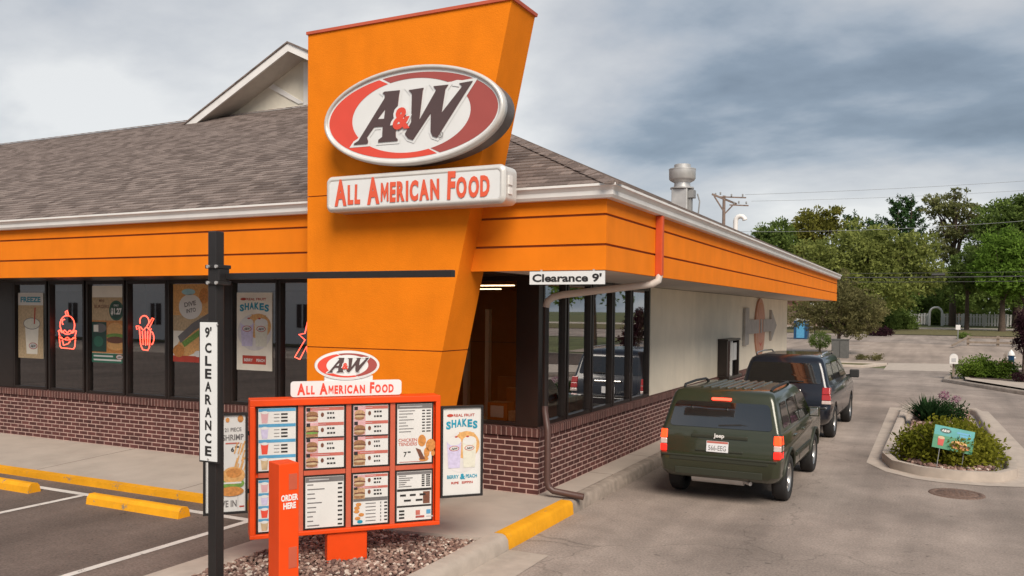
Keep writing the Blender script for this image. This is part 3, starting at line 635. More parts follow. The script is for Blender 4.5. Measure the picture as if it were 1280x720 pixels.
# inside furniture: booths and tables
def booth(x, y, label):
    r = empty('booth_seat', (x, y, .17), label, 'seat', 'booth seats inside the dining room')
    mb = MB(); mb.box(x-.55, x+.55, y-.22, y+.22, .55, .66, 'intorange'); mb.build('seat', r, bevel=.02)
    mb = MB(); mb.box(x-.55, x+.55, y+.2, y+.3, .5, 1.32, 'intorange'); mb.build('backrest', r, bevel=.02)
    mb = MB(); mb.box(x-.5, x+.5, y-.15, y+.2, .17, .55, 'darkwood'); mb.build('base', r)
root = empty('dining_table', (-5.75, 11.25, .17), 'small dining table behind the dark corner glass', 'table')
mb = MB(); mb.box(-6.3, -5.2, 10.9, 11.6, .90, .94, 'tan'); mb.build('tabletop', root, bevel=.01); mb = MB(); mb.tube([(-5.75, 11.25, .17), (-5.75, 11.25, .9)], .05, 'blackmetal', 8); mb.build('pedestal', root)
root = empty('menu_picture', (-6.2, 16.4, 1.9), 'dim framed picture on the dark back wall seen through the corner glass', 'picture')
mb = MB(); mb.box(-6.95, -6.1, 16.44, 16.49, 1.2, 1.85, 'darkwood'); mb.build('frame', root); mb = MB(); mb.box(-6.9, -6.15, 16.42, 16.44, 1.25, 1.8, 'tan'); mb.build('print', root)
root = empty('pendant_lamp', (-5.6, 12.6, 2.3), 'dark pendant lamp hanging behind the corner glass', 'lamp')
mb = MB(); mb.lathe((-5.6, 12.6, 2.2), [(.16, 0), (.14, .06), (.05, .16), (.02, .18)], 'crimson', 16); mb.build('shade', root); mb = MB(); mb.tube([(-5.6, 12.6, 2.38), (-5.6, 12.6, 3.03)], .008, 'black', 5); mb.build('cord', root)
mb = MB()
for x0, x1, y, z0, z1, m_ in ((-8.6, -8.5, 15.0, .2, 2.6, 'cream'), (-8.1, -8.02, 15.0, .2, 2.6, 'cream'), (-7.6, -6.9, 14.6, .2, 1.3, 'darkwood'), (-6.6, -6.52, 13.5, .2, 3.0, 'dark'), (-7.5, -6.8, 16.0, 1.5, 2.1, 'tan'), (-5.55, -5.0, 14.2, .2, 1.25, 'darkwood'), (-6.3, -5.7, 13.9, .2, 1.1, 'blackmetal')):
    mb = MB(); mb.box(x0, x1, y, y+.12, z0, z1, m_); mb.build('partition', b)
booth(-5.75, 12.2, 'orange booth seat behind the glass nearest the brick corner')
# drive-through window bay
mb = MB(); x0, x1 = BX-.02, BX+.02
mb.box(x0, BX+.20, 20.25, 20.33, 1.06, 1.90, 'bronze'); mb.box(x0, BX+.20, 21.55, 21.63, 1.06, 1.90, 'bronze'); mb.box(x0, BX+.22, 20.23, 21.66, 1.90, 1.95, 'bronze'); mb.box(x0, BX+.26, 20.2, 21.69, 1.0, 1.06, 'bronze')
mb.box(BX+.14, BX+.18, 20.33, 20.62, 1.06, 1.90, 'dark'); mb.box(BX+.15, BX+.19, 20.80, 20.88, 1.06, 1.90, 'white'); mb.box(BX+.15, BX+.185, 21.0, 21.38, 1.42, 1.84, 'paper'); mb.box(BX+.10, BX+.12, 20.33, 21.55, 1.06, 1.90, 'carglass')
dt = mb.build('drive_through_window', b)
mb = MB(); mb.box(BX-.02, BX+.07, 22.05, 22.2, 1.42, 1.62, 'bronze'); mb.build('bell_box', b)
# downspouts
mb = MB(); mb.bar((FX+.045, 10.43, 3.03), (FX+.045, 10.43, 3.78), .09, .085, 'piperedorange'); mb.build('downspout', b, bevel=.008)
mb = MB()
mb.tube([(FX+.045, 10.43, 3.04), (FX+.04, 10.41, 2.97), (FX-.03, 10.38, 2.925), (-4.35, 10.14, 2.785), (-4.47, 10.115, 2.755), (-4.535, 10.09, 2.70), (-4.55, 10.08, 2.62)], .046, 'pipewhite', 12)
mb.build('downspout', b)
mb = MB()
mb.tube([(-4.55, 10.08, 2.64), (-4.55, 10.08, 1.30)], .043, 'bronze', 12); mb.build('downspout', b); mb = MB()
mb.tube([(-4.55, 10.08, 1.34), (-4.545, 10.07, 1.27), (-4.49, 10.02, 1.09), (-4.47, 10.0, 1.02), (-4.47, 10.0, .38), (-4.45, 10.005, .30), (-4.39, 10.02, .255), (-4.0, 10.09, .205)], .043, 'pipebrown', 12)
mb.build('downspout', b)

# ------------------------------------------------------------------ logo
def offs(pts, d):
    n = len(pts); ar = sum(pts[i][0]*pts[(i+1) % n][1]-pts[(i+1) % n][0]*pts[i][1] for i in range(n)); sg = 1 if ar > 0 else -1; o = []
    for i in range(n):
        p0, p1, p2 = Vector(pts[i-1]), Vector(pts[i]), Vector(pts[(i+1) % n]); a = (p1-p0).normalized(); c = (p2-p1).normalized()
        na = Vector((a.y, -a.x))*sg; nc = Vector((c.y, -c.x))*sg; m_ = na+nc
        k = 1/max(.35, (1+na.dot(nc))); o.append(tuple(p1+m_*d*k))
    return o
# letter outlines in units of half the oval's width (x) with y in the same unit
A_OUT = [(-.308, .247), (-.285, .259), (-.104, .254), (-.114, .211), (-.154, -.081), (-.149, -.199), (-.126, -.222), (-.130, -.235), (-.358, -.232), (-.355, -.209), (-.309, -.183), (-.304, -.080), (-.406, -.076), (-.493, -.171), (-.479, -.211), (-.485, -.235), (-.656, -.233), (-.644, -.219), (-.597, -.199), (-.283, .194), (-.281, .225)]
A_HOLE = [(-.275, .085), (-.364, -.003), (-.288, -.006)]
W_OUT = [(-.003, .244), (.168, .248), (.158, .221), (.121, -.056), (.307, .210), (.276, .251), (.442, .248), (.410, .210), (.370, -.010), (.592, .215), (.559, .248), (.706, .254), (.642, .174), (.321, -.242), (.271, -.223), (.249, -.178), (.251, .002), (.048, -.242), (-.007, -.222), (-.044, -.177), (.029, -.067), (.035, .203)]
def logo(mb, fr, a, bb, W, h0=0, step=.003, ratio=.455, ext=0.0):
    q = lambda pts: [(a+x*W, bb+(y-.015*0)*W*ratio/.455) for x, y in pts]
    H_ = W*ratio
    mb.ell(fr, a, bb, W, H_, 'whitesign', h0, 64)
    ra, rb = W*.968, H_*.90; ia, ib = W*.680, H_*.785; ix = a+.0*W
    mb.ring(fr, a, bb, ra, rb, ia, ib, 'red', h0+step, 40, radians(111.5), radians(289)); mb.ring(fr, a, bb, ra, rb, ia, ib, 'dred', h0+step, 40, radians(-69), radians(109))
    Aq, Wq = q(A_OUT), q(W_OUT)
    for P_ in (Aq, Wq): mb.poly(fr, offs(P_, .026*W), 'whitesign', h0+2*step)
    mb.poly(fr, q([(.48, .235), (.60, .205), (.60, .272), (.535, .283), (.48, .275)]), 'whitesign', h0+2.5*step)
    mb.poly(fr, q(A_HOLE), 'whitesign', h0+3.5*step)
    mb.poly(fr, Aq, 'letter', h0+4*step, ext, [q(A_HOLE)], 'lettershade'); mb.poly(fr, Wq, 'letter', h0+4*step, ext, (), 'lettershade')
    mb.text(fr, '&', a-.085*W, bb-.125*W, .30*W, 'whitesign', h0+5*step+ext, 'C', .10, width=.27*W, shear=.12); mb.text(fr, '&', a-.085*W, bb-.113*W, .275*W, 'red', h0+6*step+ext, 'C', .045, width=.205*W, shear=.12)
    mb.text(fr, 'R', a+.36*W, bb-.23*W, .04*W, 'grey', h0+5*step, 'C', .0); mb.ring(fr, a+.36*W, bb-.216*W, .03*W, .03*W, .024*W, .024*W, 'grey', h0+5*step, 14)
def smallcaps(mb, fr, words, a, bb, total, big, small, m, h, ext=0, mside=None, bold=.045):
    # measure then draw, slight hand-lettered jitter
    items = []; x = 0
    rr = random.Random(3)
    for wi, wd in enumerate(words):
        for i, ch in enumerate(wd):
            s_ = big if i == 0 else small
            vs, fs, x0, x1, y0, y1 = text_geo(ch, bold if ch != 'M' else .015); wdt = (x1-x0)*s_*.80
            items.append((ch, x+wdt/2, s_, wdt)); x += wdt+small*.10
        x += small*.42
    L_ = x-small*.52; k = total/L_
    for ch, xx, s_, wdt in items:
        if ch == 'M':
            w2, h2 = wdt*k/2, s_*.72; t_ = w2*.40; c_ = a-total/2+xx*k; y_ = bb-.36*small-.16*(big-small)
            mb.poly(fr, [(c_+u_, y_+v_*h2) for u_, v_ in ((-w2, 0), (-w2+t_, 0), (-w2+t_*1.05, .55), (0, .12), (w2-t_*1.05, .55), (w2-t_, 0), (w2, 0), (w2-t_*.1, 1), (w2-t_*1.05, 1), (0, .52), (-w2+t_*1.05, 1), (-w2+t_*.1, 1))], m, h, ext, (), mside); continue
        dy = (-.16*(big-small) if s_ == small else -.22*(big-small))
        mb.text(fr, ch, a-total/2+xx*k, bb-(.36*small)+dy+rr.uniform(-.006, .006)*small, s_, m, h, 'C', bold if ch != 'M' else .015, width=wdt*k, ext=ext, mside=mside, rot=rr.uniform(-.035, .035))

# oval sign on the tower
OX, OZ, OY = -5.325, 4.742, 8.03
root = empty('oval_sign', (OX, PY0, OZ-.55), 'large oval root beer stand sign with dark A&W letters high on the orange tower', 'sign')
mb = MB(); fr = XZ((0, 0, 0)); W_, H_ = 1.175, .535
def ovring(prof, m, mb, n=72):
    V = []
    for (k, y) in prof:
        for i in range(n): t = 2*pi*i/n; V.append((OX+(W_+k)*cos(t), y, OZ+(H_+k)*sin(t)))
    mb.add(V, [(j*n+i, j*n+(i+1) % n, (j+1)*n+(i+1) % n, (j+1)*n+i) for j in range(len(prof)-1) for i in range(n)], m, True)
ovring([(-.035, OY+.012), (-.03, OY-.012), (-.005, OY-.02), (.012, OY-.005), (.018, OY+.03)], 'silver', mb); ovring([(.018, OY+.03), (.012, OY+.09), (.0, OY+.10)], 'silver', mb)
mb.build('rim', root)
mb = MB(); ovring([(.0, OY+.10), (-.01, OY+.13), (-.01, PY0-.002)], 'darkcan', mb); mb.build('can', root)
mb = MB(); logo(mb, XZ((0, OY+.008, 0)), OX, OZ, W_-.02, 0, .003, .452, .004); mb.build('sign_face', root)
# long sign below
BXc, BZc, BYf = -5.315, 3.922, 8.03; bw, bh = 1.185, .205
root = empty('name_sign', (BXc, PY0, BZc-bh), 'long white box sign reading All American Food in red orange letters below the big oval', 'sign')
def rrect(w_, h_, r, n=6):
    P_ = []
    for cxx, czz, a0 in ((w_-r, h_-r, 0), (-w_+r, h_-r, 90), (-w_+r, -h_+r, 180), (w_-r, -h_+r, 270)):
        for i in range(n+1): t = radians(a0+90*i/n); P_.append((cxx+r*cos(t), czz+r*sin(t)))
    return P_
mb = MB(); fr = XZ((BXc, PY0-.002, BZc)); lev = [(0, 0, .07), (.20, 0, .07), (.23, -.0, .07), (.26, .005, .075), (.285, -.012, .06), (.297, -.03, .05), (.297, -.045, .045), (.290, -.055, .04)]
V = []; 
for h, k, r in lev: V += [fr(x, z, h) for x, z in rrect(bw+k, bh+k, r)]
n = len(rrect(1, 1, .1)); mb.add(V, [(j*n+i, j*n+(i+1) % n, (j+1)*n+(i+1) % n, (j+1)*n+i) for j in range(len(lev)-1) for i in range(n)], 'silver', True)
mb.add(V[-n:], [tuple(range(n))], 'whitesign'); mb.fbox(fr, bw-.005, bw+.012, -.10, -.03, .12, .2, 'white'); mb.fbox(fr, bw-.005, bw+.012, .0, .1, .12, .2, 'white')
mb.build('sign_box', root, sharp=40)
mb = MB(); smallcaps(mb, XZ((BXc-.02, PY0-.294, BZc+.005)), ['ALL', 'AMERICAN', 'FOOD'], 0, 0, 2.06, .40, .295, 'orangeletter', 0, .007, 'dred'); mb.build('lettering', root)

# clearance sign hung under the fascia
root = empty('clearance_sign', (-3.3, FY, 2.61), "white hanging sign reading Clearance 9' under the corner of the orange fascia", 'sign')
mb = MB(); mb.box(-4.085, -3.196, FY-.03, FY-.015, 2.868, 3.012, 'whitesign'); mb.text(XZ((-3.64, FY-.033, 2.900)), "Clearance 9'", 0, 0, .115, 'black', 0, 'C', .032, width=.82); mb.build('sign_panel', root)
for x in (-3.95, -3.33):
    mb = MB(); mb.box(x-.01, x+.01, FY-.014, FY+.06, 2.98, 3.03, 'galv'); mb.build('bracket', root)

# wall emblem
EXx = BX-.025
root = empty('wall_emblem', (EXx, 25.2, 1.3), 'grey and rust arrow emblem with a tall pointed oval on the cream side wall', 'wall emblem')
fr = YZ((EXx, 0, 0))
mb = MB(); mb.poly(fr, [(23.1, 1.70), (23.62, 1.72), (23.62, 2.0), (25.05, 2.0), (25.05, 2.39), (23.62, 2.39), (23.62, 2.72), (23.1, 2.70)], 'emblemgrey', 0, .07); mb.poly(fr, [(25.75, 2.02), (27.1, 2.02), (27.1, 1.72), (28.05, 2.2), (27.1, 2.68), (27.1, 2.39), (25.75, 2.39)], 'emblemgrey', 0, .07); mb.build('arrow', root)
def lens(c, hw_, z0, z1, n=14):
    zc_ = (z0+z1)/2; hh = (z1-z0)/2; P_ = []
    for i in range(n): t = -pi/2+pi*i/n; P_.append((c+hw_*cos(t), zc_+hh*sin(t)))
    for i in range(n): t = pi/2+pi*i/n; P_.append((c+hw_*cos(t), zc_+hh*sin(t)))
    return P_
mb = MB(); mb.poly(fr, lens(25.4, .72, 1.3, 3.0), 'emblembrown', 0, .05); mb.poly(fr, lens(25.4, .5, 1.42, 2.88), 'bun', .052); mb.poly(fr, lens(25.4, .47, 1.45, 2.85), 'emblembrown', .055)
mb.fbox(fr, 25.3, 25.5, 2.0, 2.4, .052, .075, 'emblemgrey'); mb.poly(fr, [(25.1, 1.75), (25.4, 1.6), (25.7, 1.75), (25.4, 1.68)], 'crimson', .058); mb.build('oval_panel', root)

# ------------------------------------------------------------------ posters and neon in the front windows
PYi = BY+.048
def poster(x0, x1, z0, z1, label, paint, m='paperwarm'):
    x0 += .035; x1 += .035; mb = MB(); mb.box(x0, x1, PYi, PYi+.004, z0, z1, m); fr = XZ(((x0+x1)/2, PYi-.001, (z0+z1)/2)); paint(mb, fr, (x1-x0)/2, (z1-z0)/2)
    return tag(mb.build('window_poster', loc=((x0+x1)/2, PYi, z0)), label, 'poster', 'posters in the front windows')
def cup(mb, fr, a, b_, w_, h_, m, hh=.002):
    mb.poly(fr, [(a-w_*.78, b_-h_), (a+w_*.78, b_-h_), (a+w_, b_+h_), (a-w_, b_+h_)], m, hh)
def minilogo(mb, fr, a, b_, w_, h):
    mb.ell(fr, a, b_, w_, w_*.5, 'crimson', h, 20); mb.ell(fr, a, b_, w_*.86, w_*.40, 'paper', h+.001, 20); mb.text(fr, 'A&W', a, b_-w_*.22, w_*.6, 'black', h+.002, 'C', .03, width=w_*1.25, shear=.2)
def shakes(mb, fr, w_, h_, low=True):
    mb.text(fr, 'REAL FRUIT', .12*w_, h_*.80, h_*.085, 'crimson', .002, 'C', .02, width=w_*1.1); mb.ell(fr, -.62*w_, h_*.83, .17*w_, h_*.035, 'crimson', .002, 14)
    for i, ch in enumerate('SHAKES'):
        t = (i-2.5)/2.5; mb.text(fr, ch, t*.70*w_, h_*(.58-.055*abs(t)**2), h_*.23, 'teal', .002, 'C', .05, width=w_*.25)
    mb.ell(fr, 0, -.02*h_, .95*w_, h_*.47, 'palecirc', .001, 36); mb.ell(fr, .24*w_, .14*h_, .70*w_, h_*.32, 'bun2', .0015, 36); mb.poly(fr, [(-.15*w_, h_*.44), (.65*w_, h_*.42), (.7*w_, h_*.3), (-.1*w_, h_*.28)], 'bun2', .0025)
    for s_, m_ in ((-1, 'lilac'), (1, 'peach')):
        cup(mb, fr, s_*.40*w_, -.08*h_, .38*w_, .30*h_, m_, .004); mb.ell(fr, s_*.40*w_, .24*h_, .36*w_, .10*h_, 'paper', .0045, 20); mb.ell(fr, s_*.30*w_, .335*h_, .08*w_, .02*h_, 'crimson', .005, 12); minilogo(mb, fr, s_*.40*w_, .07*h_, .26*w_, .006)
    if low:
        mb.text(fr, 'BERRY', -.45*w_, -.62*h_, h_*.11, 'teal', .002, 'C', .03, width=.62*w_); mb.text(fr, '&', .06*w_, -.64*h_, h_*.17, 'teal', .002, 'C', .05); mb.text(fr, 'PEACH', .52*w_, -.62*h_, h_*.11, 'teal', .002, 'C', .03, width=.6*w_)
        mb.text(fr, 'RIPE', -.34*w_, -.75*h_, h_*.075, 'crimson', .002, 'C', .03, width=.4*w_); mb.text(fr, 'SIPPIN', .30*w_, -.75*h_, h_*.075, 'crimson', .002, 'C', .03, width=.58*w_)
    else:
        mb.rect(fr, -.66*w_, .66*w_, -.84*h_, -.62*h_, 'crimson', .002); mb.text(fr, 'BERRY', -.32*w_, -.77*h_, h_*.10, 'paper', .003, 'C', .03, width=.5*w_); mb.text(fr, 'PEACH', .36*w_, -.77*h_, h_*.10, 'paper', .003, 'C', .03, width=.46*w_)
poster(-10.0+.03, -9.24, 1.60, 2.82, 'shakes poster with two cups hanging in the glass right of the clearance pole', lambda mb, fr, w_, h_: shakes(mb, fr, w_, h_, False))
def freeze(mb, fr, w_, h_):
    mb.rect(fr, -w_, w_, .62*h_, h_, 'paper', .0012); mb.text(fr, 'FREEZE', 0, .72*h_, h_*.22, 'teal', .002, 'C', .04, width=1.6*w_)
    mb.rect(fr, -w_, w_, -h_, .62*h_, 'tan', .0012); cup(mb, fr, .1*w_, -.42*h_, .55*w_, .45*h_, 'paperwarm', .002); mb.ell(fr, .1*w_, .06*h_, .66*w_, .17*h_, 'peach', .003, 24); mb.ring(fr, .1*w_, .06*h_, .68*w_, .18*h_, .63*w_, .16*h_, 'grey', .0035, 28)
    mb.poly(fr, [(.26*w_, .05*h_), (.36*w_, .05*h_), (.42*w_, .55*h_), (.32*w_, .55*h_)], 'crimson', .004); minilogo(mb, fr, .2*w_, -.62*h_, .34*w_, .004)
poster(-15.42, -14.7, 1.61, 2.82, 'freeze poster with a tall lidded cup in the leftmost window', freeze)
def deal(mb, fr, w_, h_):
    mb.rect(fr, -w_, w_, .1*h_, .7*h_, 'tan', .0012); mb.rect(fr, -w_, w_, -.75*h_, .1*h_, 'bun', .0012); mb.text(fr, 'BURGERS', -.4*w_, .42*h_, .12*h_, 'meat', .002, 'C', .02, width=.9*w_); mb.text(fr, 'MINI', -.4*w_, .58*h_, .10*h_, 'meat', .002, 'C', .02)
    mb.ell(fr, .5*w_, .36*h_, .44*w_, .26*h_, 'forest', .003, 24); mb.ring(fr, .5*w_, .36*h_, .41*w_, .24*h_, .38*w_, .22*h_, 'green', .004, 24); mb.text(fr, '$1.27', .5*w_, .27*h_, .21*h_, 'paper', .004, 'C', .05, width=.66*w_); mb.text(fr, 'ONLY', .5*w_, .47*h_, .07*h_, 'paper', .004, 'C', .02)
    mb.rect(fr, -w_, -.1*w_, -.72*h_, .06*h_, 'forest', .002); mb.ell(fr, -.5*w_, -.1*h_, .4*w_, .12*h_, 'grey', .003); mb.ell(fr, -.6*w_, -.45*h_, .3*w_, .14*h_, 'green', .003); mb.rect(fr, -.9*w_, -.6*w_, -.2*h_, -.02*h_, 'paperwarm', .004)
    mb.ell(fr, .45*w_, -.15*h_, .52*w_, .2*h_, 'bun2', .003); mb.ell(fr, .45*w_, -.3*h_, .56*w_, .07*h_, 'lettuce', .0035); mb.ell(fr, .45*w_, -.4*h_, .54*w_, .09*h_, 'meat', .004); mb.ell(fr, .45*w_, -.55*h_, .52*w_, .12*h_, 'bun2', .003)
    mb.rect(fr, -w_, w_, -h_, -.76*h_, 'green', .004); mb.rect(fr, -.9*w_, .3*w_, -.85*h_, -.81*h_, 'paper', .005); mb.rect(fr, -.9*w_, .8*w_, -.95*h_, -.91*h_, 'paper', .005); minilogo(mb, fr, .7*w_, -.84*h_, .22*w_, .005)
poster(-13.37, -12.54, 1.6, 2.94, 'green and tan poster priced 1.27 between the two neon signs', deal)
def dog(mb, fr, w_, h_):
    mb.rect(fr, -w_, w_, .2*h_, h_, 'bun2', .0012); mb.rect(fr, -w_, w_, -.2*h_, .2*h_, 'tan', .0012); mb.ell(fr, -.1*w_, .42*h_, .6*w_, .32*h_, 'paper', .002); mb.ell(fr, -.2*w_, .8*h_, .35*w_, .08*h_, 'skyblue', .002); mb.ell(fr, .6*w_, .7*h_, .25*w_, .2*h_, 'bun', .002)
    mb.text(fr, 'DIVE', -.1*w_, .44*h_, .16*h_, 'grey', .003, 'C', .03, width=.6*w_, rot=.15); mb.text(fr, 'INTO', -.05*w_, .28*h_, .14*h_, 'grey', .003, 'C', .03, rot=.15)
    mb.poly(fr, [(-.98*w_, -.75*h_), (-.55*w_, -.35*h_), (.3*w_, -.02*h_), (.98*w_, .22*h_), (.98*w_, -.4*h_), (.3*w_, -.72*h_), (-.4*w_, -.88*h_)], 'bun2', .003); mb.poly(fr, [(-.75*w_, -.35*h_), (.0, .0), (.9*w_, .28*h_), (.95*w_, .1*h_), (.1*w_, -.2*h_), (-.6*w_, -.52*h_)], 'grey', .004); mb.poly(fr, [(-.55*w_, -.5*h_), (.95*w_, .06*h_), (.95*w_, -.1*h_), (-.4*w_, -.62*h_)], 'lettuce', .0045)
    mb.ell(fr, -.7*w_, -.72*h_, .3*w_, .16*h_, 'bun', .005); mb.rect(fr, -w_, w_, -h_, -.84*h_, 'crimson', .004); mb.ell(fr, .3*w_, -.78*h_, .2*w_, .08*h_, 'paper', .006)
poster(-11.375, -10.5, 1.68, 2.96, 'hot sandwich poster in the glass just left of the black clearance pole', dog)
def neon(lines, c, label):
    mb = MB()
    for ln in lines: mb.tube([(c[0]+x, BY+.12, c[1]+z) for x, z in ln], .0095, 'neon', 6)
    r = empty('neon_sign', (c[0], BY+.12, c[1]), label, 'neon sign', 'red neon signs in the front windows'); mb.build('neon_tube', r)
    mb = MB(); mb.box(c[0]-.02, c[0]+.02, BY+.14, BY+.155, c[1]+.3, c[1]+.33, 'black'); mb.tube([(c[0], BY+.15, c[1]+.3), (c[0]-.03, BY+.155, 2.96)], .006, 'black', 5); mb.build('hanging_cord', r)
def arc(cx_, cz_, rx, rz, a0, a1, n=14): return [(cx_+rx*cos(radians(a0+(a1-a0)*i/n)), cz_+rz*sin(radians(a0+(a1-a0)*i/n))) for i in range(n+1)]
wavy = lambda x0, x1, z, amp, k, n=26: [(x0+(x1-x0)*i/n, z+amp*sin(k*pi*i/n)) for i in range(n+1)]
neon([arc(0, .12, .20, .17, 0, 360, 24), [(-.03, .29), (-.05, .36), (0, .38), (.03, .30)], arc(-.09, .17, .05, .05, 60, 240), wavy(-.25, .25, .0, .022, 7), arc(0, -.06, .24, .09, 200, 340), [(-.24, 0), (-.21, -.08)], [(.24, 0), (.21, -.08)], wavy(-.23, .23, -.125, .02, 5), [(-.22, -.14), (-.2, -.27), (-.17, -.30), (.17, -.31), (.2, -.27), (.22, -.14)], [(-.14, -.16), (-.1, -.25), (.02, -.22), (.08, -.17)]], (-14.1, 2.12), 'red neon burger outline between the freeze poster and the green poster')
neon([[(-.14, .08), (-.11, -.2), (-.06, -.28), (.06, -.29), (.1, -.24), (.13, .05)], wavy(-.16, .15, .08, .025, 4), arc(-.02, .2, .11, .1, -20, 200), [(-.2, .06), (-.22, .12), (-.15, .12)], [(.04, .12), (.17, .26), (.21, .25), (.09, .08)], [(-.07, .04), (-.05, -.2)], [(0, .04), (.01, -.21)], [(.06, .04), (.06, -.2)], arc(.14, -.08, .07, .11, 80, -80)], (-12.09, 2.13), 'red neon frosty mug outline in the fourth window from the left')
neon([[(.05, .28), (.0, .1), (-.12, .08), (.0, .0), (-.2, -.27), (-.1, -.3), (.03, -.1), (.06, -.25)], [(.1, .2), (.06, .05), (.16, -.02), (.1, -.2)]], (-8.62, 2.1), 'red neon shape half hidden behind the orange tower edge')
tag((lambda mb: (mb.box(-5.5, -5.2, BY+.2, BY+.42, 1.06, 1.32, 'intorange'), mb.box(-5.45, -5.25, BY+.19, BY+.2, 1.12, 1.28, 'paperwarm'), mb.box(-5.18, -5.08, BY+.2, BY+.3, 1.06, 1.22, 'tan'), mb.build('stand_in_box', bevel=.01, loc=(-5.3, BY+.3, 1.06)))[-1])(MB()), 'plain orange and cream box in place of a stuffed figure on the sill inside the corner glass', 'box')  # plain boxes stand in for a stuffed figure on the sill

# ------------------------------------------------------------------ menu board (turned towards the lane)
ang = radians(47); mu = Vector((cos(ang), sin(ang), 0)); mn = Vector((sin(ang), -cos(ang), 0))
MC = Vector((-5.11, 6.68, 0))
mf = Fr(MC, mu, (0, 0, 1), mn)
root = empty('menu_board', MC+Vector((0, 0, .12)), 'wide red orange drive-through menu board on a stout post in the gravel', 'menu board')
mb = MB()
mb.fbox(mf, -.92, .92, 1.655, 1.716, -.22, .03, 'redorange'); mb.fbox(mf, -.92, .92, .405, .445, -.22, .03, 'redorange'); mb.fbox(mf, -.92, -.872, .445, 1.655, -.22, .03, 'redorange'); mb.fbox(mf, .872, .92, .445, 1.655, -.22, .03, 'redorange')
mb.fbox(mf, -.872, .872, .445, 1.655, -.2, -.03, 'redorange'); mb.build('frame', root, bevel=.006)
cols = [(-.872, -.453), (-.453, .003), (.003, .437), (.437, .872)]; zm = 1.0
mb = MB()
for a in (-.453, .003, .437): mb.fbox(mf, a-.024, a+.024, .446, 1.654, -.029, .004, 'redorange2')  # duller red paints in the reflection of a clear cover over the bars
for (a0, a1) in cols: mb.fbox(mf, a0+.03, a1-.03, zm-.022, zm+.022, -.029, .003, 'redorange2')
mb.build('divider', root)
def dash(mb, a0, a1, z, m='grey', t=.008, h=.006): mb.rect(mf, a0, a1, z-t/2, z+t/2, m, h)
rnd = random.Random(11)
def food(mb, a, z, s_):
    k = rnd.random(); w_ = s_*rnd.uniform(.95, 1.15)
    mb.rect(mf, a-.058, a+.055, z-s_*1.05, z+s_*1.0, 'mbun2' if k < .25 else 'pink', .0052)
    mb.ell(mf, a, z+.25*s_, w_, s_*.62, 'mbun2' if k < .5 else 'mbun', .006, 14); mb.ell(mf, a+.05*s_, z-.05*s_, w_*1.02, s_*.25, 'meat', .007, 14); mb.ell(mf, a, z-.28*s_, w_, s_*.2, 'lettuce' if k < .15 else 'tan', .0075, 14); mb.ell(mf, a-.05*s_, z-.6*s_, w_*.95, s_*.36, 'mbun', .007, 14)
def combo(mb, a0, a1, z0, z1):
    hh = z1-z0; mb.rect(mf, a0, a1, z1-hh*.22, z1, 'pinkred', .004); mb.rect(mf, a0, a0+.115, z0, z1, 'pink', .0045) if rnd.random() < .35 else None
    mb.rect(mf, a0+.005, a0+.04, z1-hh*.26, z1-.004, 'black', .008); dash(mb, a0+.06, a0+.06+rnd.uniform(.1, .2), z1-hh*.11, 'pink', .006)
    food(mb, a0+.058, z0+hh*.42, .054); mb.ell(mf, a0+.155, z0+hh*.5, .015, .022, 'meat', .006, 12)
    for k in (.60, .28):
        x = a0+.20
        for j in range(3): x2 = x+rnd.uniform(.012, .024); dash(mb, x, x2, z0+hh*k, 'black', .017); x = x2+.007
def bluerow(mb, a0, a1, z0, z1, cupm):
    hh = z1-z0; mb.rect(mf, a0, a1, z1-hh*.2, z1, 'blue', .005); mb.poly(mf, [(a0+.03, z0+.01), (a0+.08, z0+.01), (a0+.09, z1-hh*.25), (a0+.02, z1-hh*.25)], cupm, .006); mb.ell(mf, a0+.055, z1-hh*.26, .034, .014, 'paper', .007, 12)
    for k in range(3): zz_ = z0+hh*(.62-.22*k); dash(mb, a0+.14, a0+.19, zz_, 'grey', .006); dash(mb, a0+.205, a0+.265, zz_, 'black', .016)
def listrows(mb, a0, a1, z0, z1, n, two=False, t=.008):
    for i in range(n):
        z = z1-(i+.5)*(z1-z0)/n; dash(mb, a0+.015, a0+rnd.uniform(.06, .18), z, 'grey', t); dash(mb, a1-.055, a1-.012, z, 'black', t*1.6)
        if two: dash(mb, a1-.10, a1-.07, z, 'black', t*1.6)
def menupanel(c, z0, z1, paint, name='menu_panel'):
    a0, a1 = cols[c][0]+.028, cols[c][1]-.028
    if c == 0: a0 = -.86
    if c == 3: a1 = .855
    mb = MB(); mb.fbox(mf, a0, a1, z0, z1, -.03, -.004, 'bronze'); mb.fbox(mf, a0+.018, a1-.018, z0+.018, z1-.018, -.004, .003, 'paper'); paint(mb, a0+.02, a1-.02, z0+.02, z1-.02); mb.build(name, root)
T0, T1, B0, B1 = zm+.024, 1.652, .448, zm-.024
def p_blue(mb, a0, a1, z0, z1):
    n = 4; 
    for i in range(n): bluerow(mb, a0, a1, z1-(i+1)*(z1-z0)/n, z1-i*(z1-z0)/n, ('pink', 'lilac', 'red', 'tan')[i])
def p_combo4(mb, a0, a1, z0, z1):
    for i in range(4): combo(mb, a0, a1, z1-(i+1)*(z1-z0)/4, z1-i*(z1-z0)/4-.003)
    mb.rect(mf, a0, a1, (z0+z1)/2-.006, (z0+z1)/2+.006, 'black', .0085)
